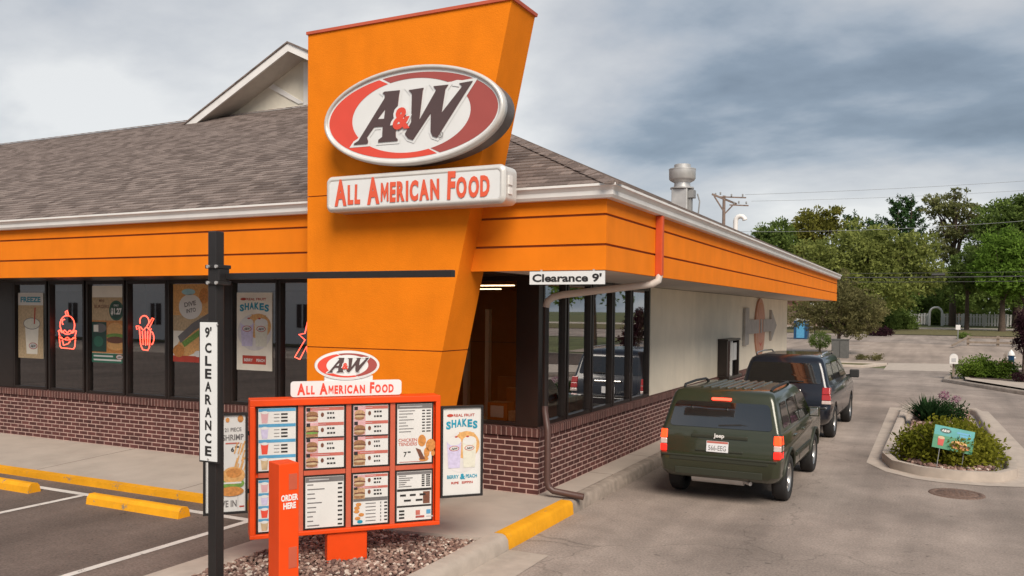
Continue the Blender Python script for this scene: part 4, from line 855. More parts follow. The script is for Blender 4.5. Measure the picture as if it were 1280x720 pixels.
def p_chicken(mb, a0, a1, z0, z1):
    mb.rect(mf, a0, a1, z1-.045, z1, 'grey', .004); dash(mb, a0+.02, a0+.25, z1-.022, 'lgrey', .008); listrows(mb, a0, a1, z0+.30, z1-.05, 8, True, .007)
    mb.text(mf, 'CHICKEN', a0+.105, z0+.215, .045, 'pinkred', .005, 'C', .02, width=.19); mb.text(mf, 'TENDERS', a0+.105, z0+.175, .045, 'pinkred', .005, 'C', .02, width=.19); mb.text(mf, '7', a0+.08, z0+.065, .07, 'black', .005, 'C', .02); dash(mb, a0+.105, a0+.135, z0+.11, 'black', .014)
    for dx, dy, rx, ry in ((.25, .22, .042, .06), (.34, .17, .05, .065), (.30, .1, .03, .05), (.365, .09, .02, .03), (.27, .035, .05, .025)): mb.ell(mf, a0+dx, z0+dy, rx, ry, 'bun', .006, 16)
    mb.poly(mf, [(a0+.185, z0+.15), (a0+.235, z0+.13), (a0+.285, z0+.03), (a0+.235, z0+.03)], 'meat', .007); dash(mb, a0+.02, a0+.28, z0+.012, 'pinkred', .006)
def p_list(mb, a0, a1, z0, z1): mb.rect(mf, a0, a1, z1-.05, z1, 'grey', .004); dash(mb, a0+.03, a0+.22, z1-.025, 'lgrey', .01); listrows(mb, a0, a1, z0, z1-.05, 10, False, .010)
def p_mix(mb, a0, a1, z0, z1):
    hh = z1-z0
    for i in range(2): combo(mb, a0, a1, z1-(i+1)*.235*hh, z1-i*.235*hh-.003)
    mb.rect(mf, a0, a1, z0+.455*hh, z0+.53*hh, 'grey', .004)
    for i in range(6): mb.ell(mf, a0+.05+rnd.uniform(-.02, .03), z0+(.40-.07*i)*hh, .028, .018, 'bun' if i < 5 else 'teal', .006, 12); dash(mb, a0+.12, a0+.22, z0+(.41-.07*i)*hh, 'grey', .008); dash(mb, a0+.265, a0+.275, z0+(.41-.07*i)*hh, 'grey', .02); dash(mb, a0+.305, a0+.335, z0+(.41-.07*i)*hh, 'black', .014)
def p_drink(mb, a0, a1, z0, z1):
    hh = z1-z0; mb.rect(mf, a0, a1, z1-.03, z1, 'grey', .004); listrows(mb, a0, a1, z0+.68*hh, z1-.03, 6, True, .008); mb.rect(mf, a0, a1, z0+.60*hh, z0+.65*hh, 'black', .004)
    for i in range(3): dash(mb, a0+.03+i*.1, a0+.09+i*.1, z0+.52*hh, 'black', .02)
    for i in range(2): dash(mb, a0+.07+i*.12, a0+.14+i*.12, z0+.41*hh, 'black', .02)
    mb.rect(mf, a1-.085, a1-.015, z0+.33*hh, z0+.58*hh, 'meat', .005); mb.rect(mf, a0, a1, z0+.27*hh, z0+.31*hh, 'black', .004)
    for i in range(3): dash(mb, a0+.02, a0+.075, z0+(.2-.07*i)*hh, 'black', .018)
    mb.rect(mf, a0+.19, a0+.235, z0+.10*hh, z0+.2*hh, 'pinkred', .005); mb.rect(mf, a0+.30, a0+.345, z0+.11*hh, z0+.2*hh, 'blue', .005); mb.rect(mf, a0+.19, a0+.28, z0+.04*hh, z0+.085*hh, 'dred', .005); mb.rect(mf, a0+.30, a0+.37, z0+.045*hh, z0+.07*hh, 'lgrey', .005)
menupanel(0, T0, T1, p_blue); menupanel(1, T0, T1, p_combo4); menupanel(2, T0, T1, p_combo4); menupanel(3, T0, T1, p_chicken)
menupanel(0, B0, B1, p_blue); menupanel(1, B0, B1, p_list); menupanel(2, B0, B1, p_mix); menupanel(3, B0, B1, p_drink)
mb = MB(); mb.fbox(mf, -.2, .19, .05, .404, -.16, .0, 'redorange'); mb.build('post', root, bevel=.01)
mb = MB()
hp = rrect(.54, .075, .03, 4); mb.poly(mf, [(x, 1.80+z) for x, z in hp], 'whitesign', -.10, .03)
mb.fbox(mf, -.22, .25, 1.84, 1.92, -.11, -.075, 'whitesign'); smallcaps(mb, Fr(mf(0, 1.797, -.068), mu, (0, 0, 1), mn), ['ALL', 'AMERICAN', 'FOOD'], -.01, 0, .94, .145, .108, 'red', 0)
hd = mb.build('header_sign', root)
mb = MB(); mb.poly(mf, [(.315*cos(2*pi*i/48), 2.025+.143*sin(2*pi*i/48)) for i in range(48)], 'whitesign', -.10, .035); logo(mb, mf, 0, 2.025, .30, -.063, .002, .44); mb.build('oval_panel', hd)
# side panels
def sidepanel(a0, a1, z0, z1, paint, h0=-.05):
    mb = MB(); t = .022
    mb.fbox(mf, a0, a1, z1-t, z1, h0, h0+.05, 'blackmetal'); mb.fbox(mf, a0, a1, z0, z0+t, h0, h0+.05, 'blackmetal'); mb.fbox(mf, a0, a0+t, z0+t, z1-t, h0, h0+.05, 'blackmetal'); mb.fbox(mf, a1-t, a1, z0+t, z1-t, h0, h0+.05, 'blackmetal')
    mb.fbox(mf, a0+t, a1-t, z0+t, z1-t, h0+.005, h0+.03, 'paper'); fr = Fr(mf((a0+a1)/2, (z0+z1)/2, h0+.031), mu, (0, 0, 1), mn); paint(mb, fr, (a1-a0)/2-t, (z1-z0)/2-t)
    o = mb.build('side_panel', root); ain = a0 if a0 > 0 else a1; s_ = 1 if a0 > 0 else -1
    for zz_ in (z0+.2, z1-.2): mb = MB(); mb.fbox(mf, min(ain, ain-s_*.06), max(ain, ain-s_*.06), zz_-.02, zz_+.02, h0+.0, h0+.02, 'blackmetal'); mb.build('bracket', o)
sidepanel(.935, 1.385, .665, 1.60, lambda mb, fr, w_, h_: shakes(mb, fr, w_, h_))
def shrimp(mb, fr, w_, h_):
    mb.text(fr, '21 PIECE', .38*w_, .66*h_, .11*h_, 'grey', .002, 'C', .02, width=.85*w_, rot=.03); mb.text(fr, 'SHRIMP', .38*w_, .48*h_, .17*h_, 'grey', .002, 'C', .02, width=1.08*w_, rot=.03); mb.text(fr, '6', .35*w_, .24*h_, .13*h_, 'black', .002, 'C', .03); mb.rect(fr, .47*w_, .68*w_, .32*h_, .35*h_, 'black', .002); mb.rect(fr, 0, .7*w_, .40*h_, .43*h_, 'pinkred', .002)
    for a, z, r in ((-.85, .93, .12), (-.2, .95, .14), (.1, .9, .1), (.75, .92, .15), (-.55, .22, .26), (-.85, .32, .22), (-.65, .05, .22)): mb.ell(fr, a*w_, z*h_, r*w_, r*.5*h_, 'bun', .003, 16)
    for i in range(14): a = .75+rnd.uniform(-.35, .2); z = rnd.uniform(-.25, .25); mb.poly(fr, [(a*w_, z*h_), ((a+.06)*w_, (z-.01)*h_), ((a+.22)*w_, (z+.22)*h_), ((a+.16)*w_, (z+.23)*h_)], 'bun2', .003+i*.0003)
    mb.ell(fr, .35*w_, -.42*h_, .60*w_, .11*h_, 'lettuce', .009); mb.ell(fr, .3*w_, -.58*h_, .62*w_, .10*h_, 'bun', .0095); mb.ell(fr, .4*w_, -.25*h_, .58*w_, .18*h_, 'bun2', .010); mb.ell(fr, .42*w_, -.2*h_, .4*w_, .10*h_, 'bun', .0105); mb.rect(fr, -.15*w_, .8*w_, -.42*h_, -.385*h_, 'paper', .011)
    mb.text(fr, 'DIVE IN', .02*w_, -.90*h_, .19*h_, 'grey', .003, 'C', .02, width=1.08*w_); mb.rect(fr, .62*w_, .63*w_, -.95*h_, -.65*h_, 'grey', .003); mb.rect(fr, .7*w_, .95*w_, -.92*h_, -.89*h_, 'crimson', .003)
sidepanel(-1.33, -.935, .655, 1.60, shrimp)
# order post
oa = radians(65); ou = Vector((cos(oa), sin(oa), 0)); on = Vector((sin(oa), -cos(oa), 0))
OP = Vector((-4.36, 4.87, .10)); of = Fr(OP, ou, (0, 0, 1), on)
root = empty('order_post', OP, 'tall red orange speaker post marked ORDER HERE in front of the menu board', 'order post')
mb = MB(); mb.fbox(of, 0, .158, 0, 1.313, -.20, 0, 'redorange'); hs = mb.build('housing', root, bevel=.006)
for z0, z1 in ((1.115, 1.235), (.15, .27), (.52, .68)): mb = MB(); mb.fbox(of, .075, .142, z0, z1, -.002, .003, 'redorange2'); mb.build('speaker_grille', root)
for tt, z in (('ORDER', 1.035), ('HERE', .975)): mb = MB(); mb.text(of, tt, .082, z, .062, 'white', .003, 'C', .045, width=.135 if tt == 'ORDER' else .10); mb.build('lettering', hs)

# clearance pole with its swing arm, and the upright sign on it
PX, PY = -5.232, 5.10
root = empty('clearance_pole', (PX, PY, .1), 'black square steel pole with a long horizontal clearance arm over the gravel bed', 'clearance pole')
mb = MB(); mb.box(PX-.045, PX+.045, PY-.045, PY+.045, .08, 3.19, 'blackmetal'); mb.build('upright', root, bevel=.008)
mb = MB(); mb.box(PX+.065, -3.03, PY+.02, PY+.065, 2.805, 2.855, 'blackmetal'); mb.build('arm', root, bevel=.004)
mb = MB()
mb.box(PX-.06, PX+.09, PY-.06, PY+.075, 2.76, 2.79, 'blackmetal'); mb.box(PX-.06, PX+.09, PY-.06, PY+.075, 2.89, 2.92, 'blackmetal'); mb.box(PX+.05, PX+.085, PY-.05, PY+.06, 2.79, 2.89, 'blackmetal')
mb.build('clamp', root, bevel=.004)
for x in (PX-.02, PX+.07):
    for z in (2.775, 2.905): mb = MB(); mb.lathe((x, PY-.06, z), [(.0, -.012)], 'galv'); mb = MB(); mb.tube([(x, PY-.061, z), (x, PY-.075, z)], .014, 'galv', 8); mb.build('bolt', root)
root = empty('clearance_sign', (-5.238, 5.04, 1.325), "tall narrow white sign with 9' CLEARANCE in stacked letters on the black pole", 'sign')
mb = MB(); mb.box(-5.344, -5.132, 5.03, 5.052, 1.325, 2.472, 'black'); mb.box(-5.332, -5.146, 5.026, 5.0305, 1.339, 2.458, 'whitesign')
fr = XZ((-5.239, 5.0235, 0)); step = .1105
mb.text(fr, "9'", 0, 2.340, .108, 'black', 0, 'C', .03)
for i, ch in enumerate('CLEARANCE'): mb.text(fr, ch, 0, 2.216-i*.104, .106, 'black', 0, 'C', .035, width=.070)
mb.build('sign_panel', root)
for z in (2.44, 1.355): mb = MB(); mb.tube([(-5.14 if z > 2 else -5.238, 5.026, z), (-5.14 if z > 2 else -5.238, 5.018, z)], .008, 'galv', 8); mb.build('bolt', root)

# ------------------------------------------------------------------ exhaust fan and vents on the roof
FXc, FYc = -5.95, 21.6; fz = 4.3
root = empty('exhaust_fan', (FXc, FYc, fz), 'galvanised kitchen exhaust fan with round hood standing on the roof', 'exhaust fan')
mb = MB(); mb.box(FXc-.22, FXc+.19, FYc-.22, FYc+.22, fz, 5.74, 'galv'); mb.build('duct', root, bevel=.02)
mb = MB(); mb.lathe((FXc, FYc, 0), [(.0, 5.74), (.30, 5.74), (.30, 5.775), (.21, 5.78), (.20, 5.90), (.25, 5.925), (.31, 5.96), (.335, 6.0), (.34, 6.22), (.345, 6.225), (.345, 6.25), (.31, 6.25), (.22, 6.25), (.21, 6.255), (.21, 6.36), (.19, 6.37), (.18, 6.30), (0, 6.30)], 'galv', 28); mb.build('hood', root, sharp=40)
mb = MB(); mb.box(FXc+.195, FXc+.26, FYc-.08, FYc+.08, 4.6, 5.7, 'galvdark'); mb.box(FXc+.195, FXc+.33, FYc-.12, FYc+.12, 5.50, 5.70, 'galvdark'); mb.tube([(FXc+.4, FYc, 5.6), (FXc+.46, FYc, 5.4), (FXc+.42, FYc, 5.0), (FXc+.36, FYc, 4.9)], .018, 'galvdark', 6); mb.build('control_box', root)
root = empty('roof_vent', (-6.42, 30.3, 4.4), 'white gooseneck vent pipe curving over beyond the far end of the roof', 'vent pipe')
mb = MB(); mb.tube([(-6.42, 30.3, 4.3), (-6.42, 30.3, 5.80)]+[(-6.42+.16-.16*cos(radians(t)), 30.3, 5.80+.16*sin(radians(t))) for t in (30, 60, 90, 120, 150, 175)], .085, 'white', 12); mb.build('pipe', root)

# ------------------------------------------------------------------ planted island
IO = [(1.25, 26.0), (-1.14, 25.7), (-1.09, 20), (-1.06, 15.9), (-.72, 15.15), (-.3, 14.72), (.1, 14.58), (.7, 14.62), (1.2, 14.8), (1.5, 15.6), (1.62, 17)]
sheet('island_gutter', IO, .006, 'kerb', False)
IK = [(.80, 25.1), (.2, 25.35), (-.45, 25.2), (-.63, 24.8), (-.65, 20), (-.67, 16.3), (-.5, 15.55), (-.12, 15.15), (.35, 15.05), (.8, 15.2), (1.02, 15.65), (1.06, 16.5), (.98, 20), (.88, 24.6)]
kerbrun('island_kerb', 'kerb', IK[::-1], .17, .15, .04, True)
II = offs(IK, -.16)
sheet('island_bed', II, .085, 'soil', False)
tag(gravel('island_gravel', II, .10, .06, .022, .042), 'brown stone chips covering the planted island bed', 'gravel')

# ------------------------------------------------------------------ foliage helpers
def leaf(mb, p, d, L_, w_, m):
    d = d.normalized(); s_ = d.cross(Vector((random.uniform(-1, 1), random.uniform(-1, 1), random.uniform(-1, 1))))
    if s_.length < .01: s_ = Vector((1, 0, 0))
    s_ = s_.normalized()*w_/2
    mb.add([p, p+d*L_*.5+s_, p+d*L_, p+d*L_*.5-s_], [(0, 1, 2, 3)], m)
def rdir(up=.0):
    while True:
        v = Vector((random.uniform(-1, 1), random.uniform(-1, 1), random.uniform(-1, 1)))
        if .05 < v.length < 1: return (v.normalized()+Vector((0, 0, up)))
def clump(mb, c, r, n, size, m, flat=1.0):
    for _ in range(n):
        v = rdir()*r*random.random()**.5; v.z *= flat
        leaf(mb, c+v, rdir(.15)+v.normalized()*.5, size*random.uniform(.6, 1.3), size*random.uniform(.35, .6), m)
def bush(name, label, cat, c, rx, ry, h, n, size, m, group=None, stems=True):
    c = Vector(c); r = empty(name, c, label, cat, group); mb = MB()
    nc = max(10, n//22)
    for _ in range(nc):
        v = rdir(); v.z = abs(v.z); k = random.uniform(.45, 1)*(1+.12*sin(v.x*5+v.y*7))
        clump(mb, c+Vector((v.x*rx*k, v.y*ry*k, .05+v.z*h*k*.9)), min(rx, ry, h)*.28, 22, size, m)
    mb.build('foliage', r); mb = MB()
    if stems:
        for _ in range(9): v = rdir(); mb.tube([c, c+Vector((v.x*rx*.4, v.y*ry*.4, h*.4)), c+Vector((v.x*rx*.7, v.y*ry*.7, h*.75))], [.012, .009, .004], 'bark', 5)
        mb.build('stem', r)
    return r
bush('golden_shrub', 'golden green shrub filling the front of the planted island', 'shrub', (.20, 16.32, .1), .80, .86, .60, 13000, .085, 'leafgold1')
bush('golden_shrub', 'small golden sprig between the spiky plant and the big golden shrub', 'shrub', (.52, 19.6, .1), .3, .5, .35, 700, .07, 'leafgold1')
def spiky(name, label, c, r, h, n):
    c = Vector(c); rt = empty(name, c, label, 'plant'); mb = MB()
    for _ in range(n):
        v = rdir(); v.z = abs(v.z)+.35; v.normalize(); p = c+Vector((random.uniform(-.3, .3)*r, random.uniform(-.3, .3)*r, .0)); L_ = h*random.uniform(.7, 1.15)
        a = p+v*L_*.55; e_ = p+v*L_+Vector((v.x, v.y, -.6))*L_*.12; s_ = v.cross(Vector((0, 0, 1))).normalized()*.022
        mb.add([p-s_*.6, p+s_*.6, a+s_, a-s_, e_], [(0, 1, 2, 3), (3, 2, 4)], 'leafspike')
    mb.build('leaf_blade', rt); return rt
spiky('spiky_plant', 'dark green spiky plant at the far end of the island', (-.12, 22.0, .1), .55, .66, 330)
r_ = bush('flowering_plant', 'dark leafy plant with a mauve flower head behind the spiky plant', 'plant', (.28, 22.5, .1), .42, .42, .52, 1100, .08, 'leafspike')
for p_, q_, n_ in (((.16, 22.3, .70), .11, 140), ((.42, 22.4, .6), .08, 60)): mb = MB(); clump(mb, Vector(p_), q_, n_, .06, M['flower']); mb.build('flower', r_)
# little lawn sign leaning in the shrub
root = empty('lawn_sign', (.27, 15.62, .1), 'tilted teal and green lawn sign with a burger picture stuck in the golden shrub', 'sign')
sa = radians(-10); tf = Fr((.27, 15.6, .52), (cos(sa)*.995, .12, sin(sa)), (sin(-sa)*1, .28, 1)); tf = Fr((.265, 15.60, .545), (cos(sa), .15, sin(sa)), (-sin(sa)*.6-.12, .28, .95))
tf = Fr(tf.o, tf.u, tf.u.cross(tf.u.cross(tf.v))*-1, None)
mb = MB(); mb.fbox(tf, -.30, .30, -.19, .19, -.006, 0, 'tealgreen'); mb.rect(tf, -.295, .295, .03, .185, 'signteal', .002); mb.rect(tf, -.295, .295, -.02, .03, 'tealgreen', .003)
mb.ell(tf, -.13, .115, .085, .042, 'forest', .004); mb.text(tf, 'A&W', -.13, .095, .055, 'paper', .006, 'C', .03, width=.12); mb.rect(tf, .04, .24, .105, .135, 'blue', .004); mb.rect(tf, .08, .2, .065, .09, 'blue', .004)
mb.poly(tf, [(-.22, -.14), (-.14, -.14), (-.13, -.02), (-.23, -.02)], 'crimson', .004); mb.ell(tf, -.18, -.01, .05, .025, 'tan', .005); mb.ell(tf, .09, -.06, .12, .045, 'bun2', .004); mb.ell(tf, .11, -.095, .14, .03, 'meat', .005); mb.ell(tf, .12, -.125, .13, .025, 'bun', .006)
mb.build('sign_panel', root)
for a in (-.18, .18): mb = MB(); mb.tube([tf(a, -.19, -.008), tf(a, -.62, -.008)], .006, 'galvdark', 6); mb.build('stake', root)
# manhole
mb = MB(); mb.lathe((.29, 13.77, .0), [(0, .012), (.27, .012), (.275, .006), (.29, .006), (.295, .014), (.36, .012), (.37, .001)], 'rust', 30)
for i in range(-3, 4):
    for j in range(-3, 4):
        if i*i+j*j < 10: mb.box(.29+i*.07-.02, .29+i*.07+.02, 13.77+j*.07-.02, 13.77+j*.07+.02, .012, .017, 'rust')
tag(mb.build('manhole_cover', loc=(.29, 13.77, 0)), 'rusty round manhole cover in the asphalt in front of the island', 'manhole cover')

# ------------------------------------------------------------------ vehicles (local axes: x right, y forward from the rear bumper, z up)
def rr2(y0, y1, hw, rr, rf, n=6, bow=.0):
    P = []
    for cxx, cyy, r, a0 in ((hw-rf, y1-rf, rf, 0), (-hw+rf, y1-rf, rf, 90), (-hw+rr, y0+rr, rr, 180), (hw-rr, y0+rr, rr, 270)):
        for i in range(n+1): t = radians(a0+90*i/n); P.append((cxx+r*cos(t), cyy+r*sin(t)))
    return P
def loft(mb, rings, m, cap0=True, cap1=True):
    n = len(rings[0][1]); V = [(x, y, z) for z, pts in rings for x, y in pts]
    mb.add(V, [(j*n+i, j*n+(i+1) % n, (j+1)*n+(i+1) % n, (j+1)*n+i) for j in range(len(rings)-1) for i in range(n)], m, True)
    if cap0: mb.add(V[:n], [tuple(range(n-1, -1, -1))], m, True)
    if cap1: mb.add(V[-n:], [tuple(range(n))], m, True)
def apply_bool(o, cutters):
    dg = bpy.context.evaluated_depsgraph_get()
    for c in cutters:
        md = o.modifiers.new('b', 'BOOLEAN'); md.operation = 'DIFFERENCE'; md.object = c; md.solver = 'EXACT'
    dg.update(); ev = o.evaluated_get(dg); me = bpy.data.meshes.new_from_object(ev); o.modifiers.clear(); o.data = me
    for c in cutters: bpy.data.objects.remove(c)
def lerp_tab(tab, z):
    for i in range(len(tab)-1):
        if tab[i][0] <= z <= tab[i+1][0]:
            t = (z-tab[i][0])/(tab[i+1][0]-tab[i][0]); return [tab[i][k]+t*(tab[i+1][k]-tab[i][k]) for k in range(len(tab[i]))]
    return tab[-1]
def vehicle(name, label, cat, X, Y, low, green, paint, lowpaint, wheels, wr, tw_, yaw=0):
    """low, green: tables of (z, y_rear, y_front, half width, rear radius, front radius)"""
    root = empty(name, (0, 0, 0), label, cat)
    mb = MB(); loft(mb, [(t[0], rr2(*t[1:])) for t in low], paint); loft(mb, [(t[0], rr2(*t[1:])) for t in green], paint)
    mb1 = MB(); loft(mb1, [(t[0], rr2(*t[1:])) for t in low], paint); body = mb1.build('body', root)
    cut = []
    for wy in wheels:
        for sx in (-1, 1):
            c = MB(); xo = low[4][3]; c.lathe((sx*(xo-.14), wy, wr), [(0, -.22), (wr+.075, -.22), (wr+.075, .26), (0, .26)] if sx > 0 else [(0, -.26), (wr+.075, -.26), (wr+.075, .22), (0, .22)], 'hub', 32, 'x'); cut.append(c.build('cut'))
    apply_bool(body, cut)
    for p in body.data.polygons: p.use_smooth = True
    body.data.set_sharp_from_angle(angle=radians(32))
    mb2 = MB(); loft(mb2, [(t[0], rr2(*t[1:])) for t in green], paint); cab = mb2.build('cabin', root, sharp=34)
    for i, wy in enumerate(wheels):
        for sx in (-1, 1):
            c = (sx*(tw_-.105), wy, wr); mb = MB(); f = sx
            prof = [(wr*.62, -.10), (wr*.9, -.105), (wr*.975, -.085), (wr, -.05), (wr, .05), (wr*.975, .085), (wr*.9, .105), (wr*.66, .10), (wr*.62, .08), (wr*.62, -.10)]
            if sx < 0: prof = [(r, -h) for r, h in prof][::-1]
            mb.lathe(c, prof, 'tyre', 36, 'x'); wh = mb.build('wheel', root)
            mb = MB(); rp = [(0, .055), (wr*.16, .06), (wr*.2, .05), (wr*.24, .02)]
            mb.lathe((c[0], wy, wr), [(r, h*f) for r, h in rp], 'rim', 18, 'x'); mb.lathe((c[0], wy, wr), [(wr*.62, .09*f), (wr*.585, .085*f), (wr*.55, .03*f), (wr*.55, -.05*f)], 'rim', 30, 'x'); mb.lathe((c[0], wy, wr), [(0, -.03*f), (wr*.56, -.03*f)], 'hub', 20, 'x')
            for k in range(5):
                t = 2*pi*k/5+.3; d = Vector((0, cos(t), sin(t))); q = Vector((0, -sin(t), cos(t))); o = Vector(c)
                A = [o+d*wr*.15+q*s_*wr*.10+Vector((hx*f, 0, 0)) for hx in (.0, .045) for s_ in (-1, 1)]; B = [o+d*wr*.57+q*s_*wr*.14+Vector((hx*f, 0, 0)) for hx in (.03, .07) for s_ in (-1, 1)]
                mb.hexa([A[0], A[1], A[3], A[2], B[0], B[1], B[3], B[2]], 'rim')
            mb.build('rim', wh)
    return root, cab, body
def side_x(tab, z): return lerp_tab(tab, z)[3]
def sidepane(mb, tab, pts, sx, m, off=.006, rad=0):
    P = [(sx*(side_x(tab, z)+off), y, z) for y, z in pts]
    mb.add(P, [tuple(range(len(P))) if sx > 0 else tuple(range(len(P)-1, -1, -1))], m)
def rearpane(mb, tab, pts, m, off=.008):
    P = [(x, lerp_tab(tab, z)[1]-off, z) for x, z in pts]; mb.add(P, [tuple(range(len(P)))], m)
def roundpoly(pts, r, n=4):
    o = []; k = len(pts)
    for i in range(k):
        p0, p1, p2 = Vector(pts[i-1]), Vector(pts[i]), Vector(pts[(i+1) % k]); a = (p0-p1).normalized(); c = (p2-p1).normalized()
        s_, e_ = p1+a*r, p1+c*r
        for j in range(n+1): t = j/n; o.append(tuple(s_*(1-t)**2+p1*2*t*(1-t)+e_*t*t))
    return o
def place(root, X, Y, yaw=0): root.location = (X, Y, 0); root.rotation_euler = (0, 0, yaw)

# --- green SUV
LT = [(.30, .30, 4.0, .70, .12, .2), (.36, .10, 4.12, .80, .14, .3), (.44, .03, 4.18, .845, .13, .32), (.62, .0, 4.2, .858, .11, .32), (.685, .005, 4.2, .860, .10, .32), (.70, .06, 4.2, .862, .07, .32), (.86, .07, 4.19, .868, .065, .34), (.98, .09, 4.15, .862, .065, .36), (1.045, .105, 3.95, .85, .065, .34)]
GT = [(1.03, .10, 3.1, .845, .065, .25), (1.07, .11, 3.03, .836, .065, .25), (1.30, .185, 2.68, .782, .07, .22), (1.455, .235, 2.44, .745, .07, .2), (1.53, .262, 2.34, .722, .075, .2), (1.575, .30, 2.24, .692, .09, .2), (1.602, .40, 2.1, .62, .14, .2), (1.614, .62, 1.85, .45, .2, .2)]
suv, cab, body = vehicle('green_suv', 'dark green boxy SUV with lit brake lights waiting in the drive-through lane', 'car', 0, 0, LT, GT, 'cargreen', 'cardarkgreen', (.80, 3.28), .335, .862)
mb = MB(); rearpane(mb, GT, roundpoly([(-.735, 1.075), (.735, 1.075), (.665, 1.43), (-.665, 1.43)], .07), 'carglass'); rp = mb.build('rear_window', suv)
mb = MB(); mb.bar((-.02, .115, 1.11), (.30, .122, 1.135), .02, .02, 'blackplastic'); mb.bar((.30, .122, 1.135), (.42, .128, 1.12), .012, .012, 'blackplastic'); mb.build('wiper', rp)
mb = MB(); mb.box(-.15, .13, .205, .28, 1.455, 1.492, 'brake'); mb.build('brake_lamp', suv, bevel=.01)
for sx in (-1, 1):
    mb = MB()
    for z0, z1, m_ in ((.70, .80, 'tailred'), (.805, .885, 'tailclear'), (.89, 1.015, 'taillit')):
        ya, yb, xa, xb = lerp_tab(LT, z0)[1]-.016, lerp_tab(LT, z1)[1]-.016, side_x(LT, z0)+.008, side_x(LT, z1)+.008
        q = [(sx*.755, ya, z0), (sx*(xa-.02), ya, z0), (sx*xa, .21, z0), (sx*.755, .21, z0), (sx*.755, yb, z1), (sx*(xb-.02), yb, z1), (sx*xb, .21, z1), (sx*.755, .21, z1)]
        if sx < 0: q = [q[1], q[0], q[3], q[2], q[5], q[4], q[7], q[6]]
        mb.hexa(q, m_)
    mb.build('tail_lamp', suv, bevel=.012)
mb = MB(); 
mb.box(-.70, .70, -.004, .012, .60, .68, 'cardarkgreen'); mb.box(-.82, .82, -.012, .03, .655, .684, 'cardarkgreen'); mb.box(-.62, .62, .01, .03, .40, .50, 'cardarkgreen'); mb.build('bumper_trim', suv, bevel=.012)
mb = MB(); yy = lambda z: lerp_tab(LT, z)[1]
mb.box(-.40, .40, yy(.93)-.014, yy(.93)+.02, .925, .975, 'cardarkgreen'); mb.box(-.34, .34, yy(.74)-.012, yy(.74)+.02, .735, .765, 'cardarkgreen'); mb.build('hatch_trim', suv, bevel=.01)
for x in (-.742, .742): mb = MB(); mb.bar((x, yy(.70)-.003, .70), (x, yy(1.03)-.003, 1.04), .008, .006, 'blackplastic'); mb.build('hatch_gap', suv)
mb = MB(); pf = Fr((-.02, yy(.80)-.006, .80), (1, 0, 0), (0, .12, 1)); mb.fbox(pf, -.155, .155, -.062, .09, -.004, .006, 'plate'); mb.rect(pf, -.15, .15, .06, .087, 'pinkred', .008); mb.text(pf, '566-EEG', 0, -.04, .10, 'grey', .009, 'C', .0, width=.25); mb.build('number_plate', suv)
mb = MB(); jf = Fr((0, yy(.955)-.02, .955), (1, 0, 0), (0, 0, 1)); mb.text(jf, 'Jeep', 0, -.01, .075, 'white', .0, 'C', .03, width=.15, ext=.006); mb.build('badge', suv)
mb = MB(); mb.tube([(-.42, .26, .34), (.32, .26, .34)], .085, 'galv', 12); mb.tube([(.32, .22, .33), (.44, .12, .32)], .028, 'galv', 10); mb.build('exhaust', suv)
for sx in (-1, 1):
    mb = MB(); mb.tube([(sx*.63, .50, 1.60), (sx*.645, .60, 1.635), (sx*.65, 1.2, 1.65), (sx*.645, 1.75, 1.64), (sx*.63, 1.88, 1.60)], .020, 'blackplastic', 8); mb.build('roof_rail', suv)
for i in range(-3, 4): mb = MB(); mb.box(i*.12-.022, i*.12+.022, .50, 1.95, 1.600, 1.626, 'cargreen'); mb.build('roof_rib', suv, bevel=.008)
for sx in (-1, 1):
    for pts in ([(.36, 1.10), (.90, 1.09), (.90, 1.44), (.46, 1.44)], [(.98, 1.09), (1.68, 1.08), (1.68, 1.445), (.98, 1.445)], [(1.76, 1.08), (2.86, 1.07), (2.42, 1.445), (1.76, 1.445)]):
        mb = MB(); sidepane(mb, GT, roundpoly(pts, .05), sx, 'carglass'); mb.build('side_window', suv)
    for yv in (1.33, 1.72, 2.75): mb = MB(); mb.bar((sx*(side_x(LT, .5)+.002), yv, .46), (sx*(side_x(LT, .98)+.002), yv, 1.0), .004, .008, 'blackplastic'); mb.build('door_seam', suv)
    mb = MB(); mb.bar((sx*.868, 1.30, .60), (sx*.868, 2.74, .60), .02, .06, 'cardarkgreen'); mb.build('door_moulding', suv)
    for yv in (1.05, 1.83): mb = MB(); mb.box(min(sx*.855, sx*.895), max(sx*.855, sx*.895), yv, yv+.17, .90, .93, 'cargreen'); mb.build('door_handle', suv, bevel=.008)
    mb = MB(); mb.box(min(sx*.86, sx*1.02), max(sx*.86, sx*1.02), 2.52, 2.64, 1.04, 1.19, 'cargreen'); mb.box(min(sx*.88, sx*1.005), max(sx*.88, sx*1.005), 2.512, 2.52, 1.055, 1.175, 'chrome'); mb.build('wing_mirror', suv, bevel=.02)
    for wy in (.80, 3.28):
        mb = MB(); pts = [(sx*(side_x(LT, .335+.44*sin(radians(a)) if .335+.44*sin(radians(a)) > .3 else .3)+.004), wy+.425*cos(radians(a)), .335+.425*sin(radians(a))) for a in range(0, 181, 15)]
        mb.tube(pts, .022, 'cardarkgreen', 6); mb.build('wheel_arch', suv)
mb = MB()
mb.add([(-.66, 3.0-.0, 1.08), (.66, 3.0, 1.08), (.56, 2.50, 1.43), (-.56, 2.50, 1.43)], [(0, 1, 2, 3)], 'carglass'); mb.v = [(x, y+.02, z+.01) for x, y, z in mb.v]; mb.build('windscreen', suv)
place(suv, -2.60, 11.38, radians(-.6)); suv.scale = (.945, .98, .95)
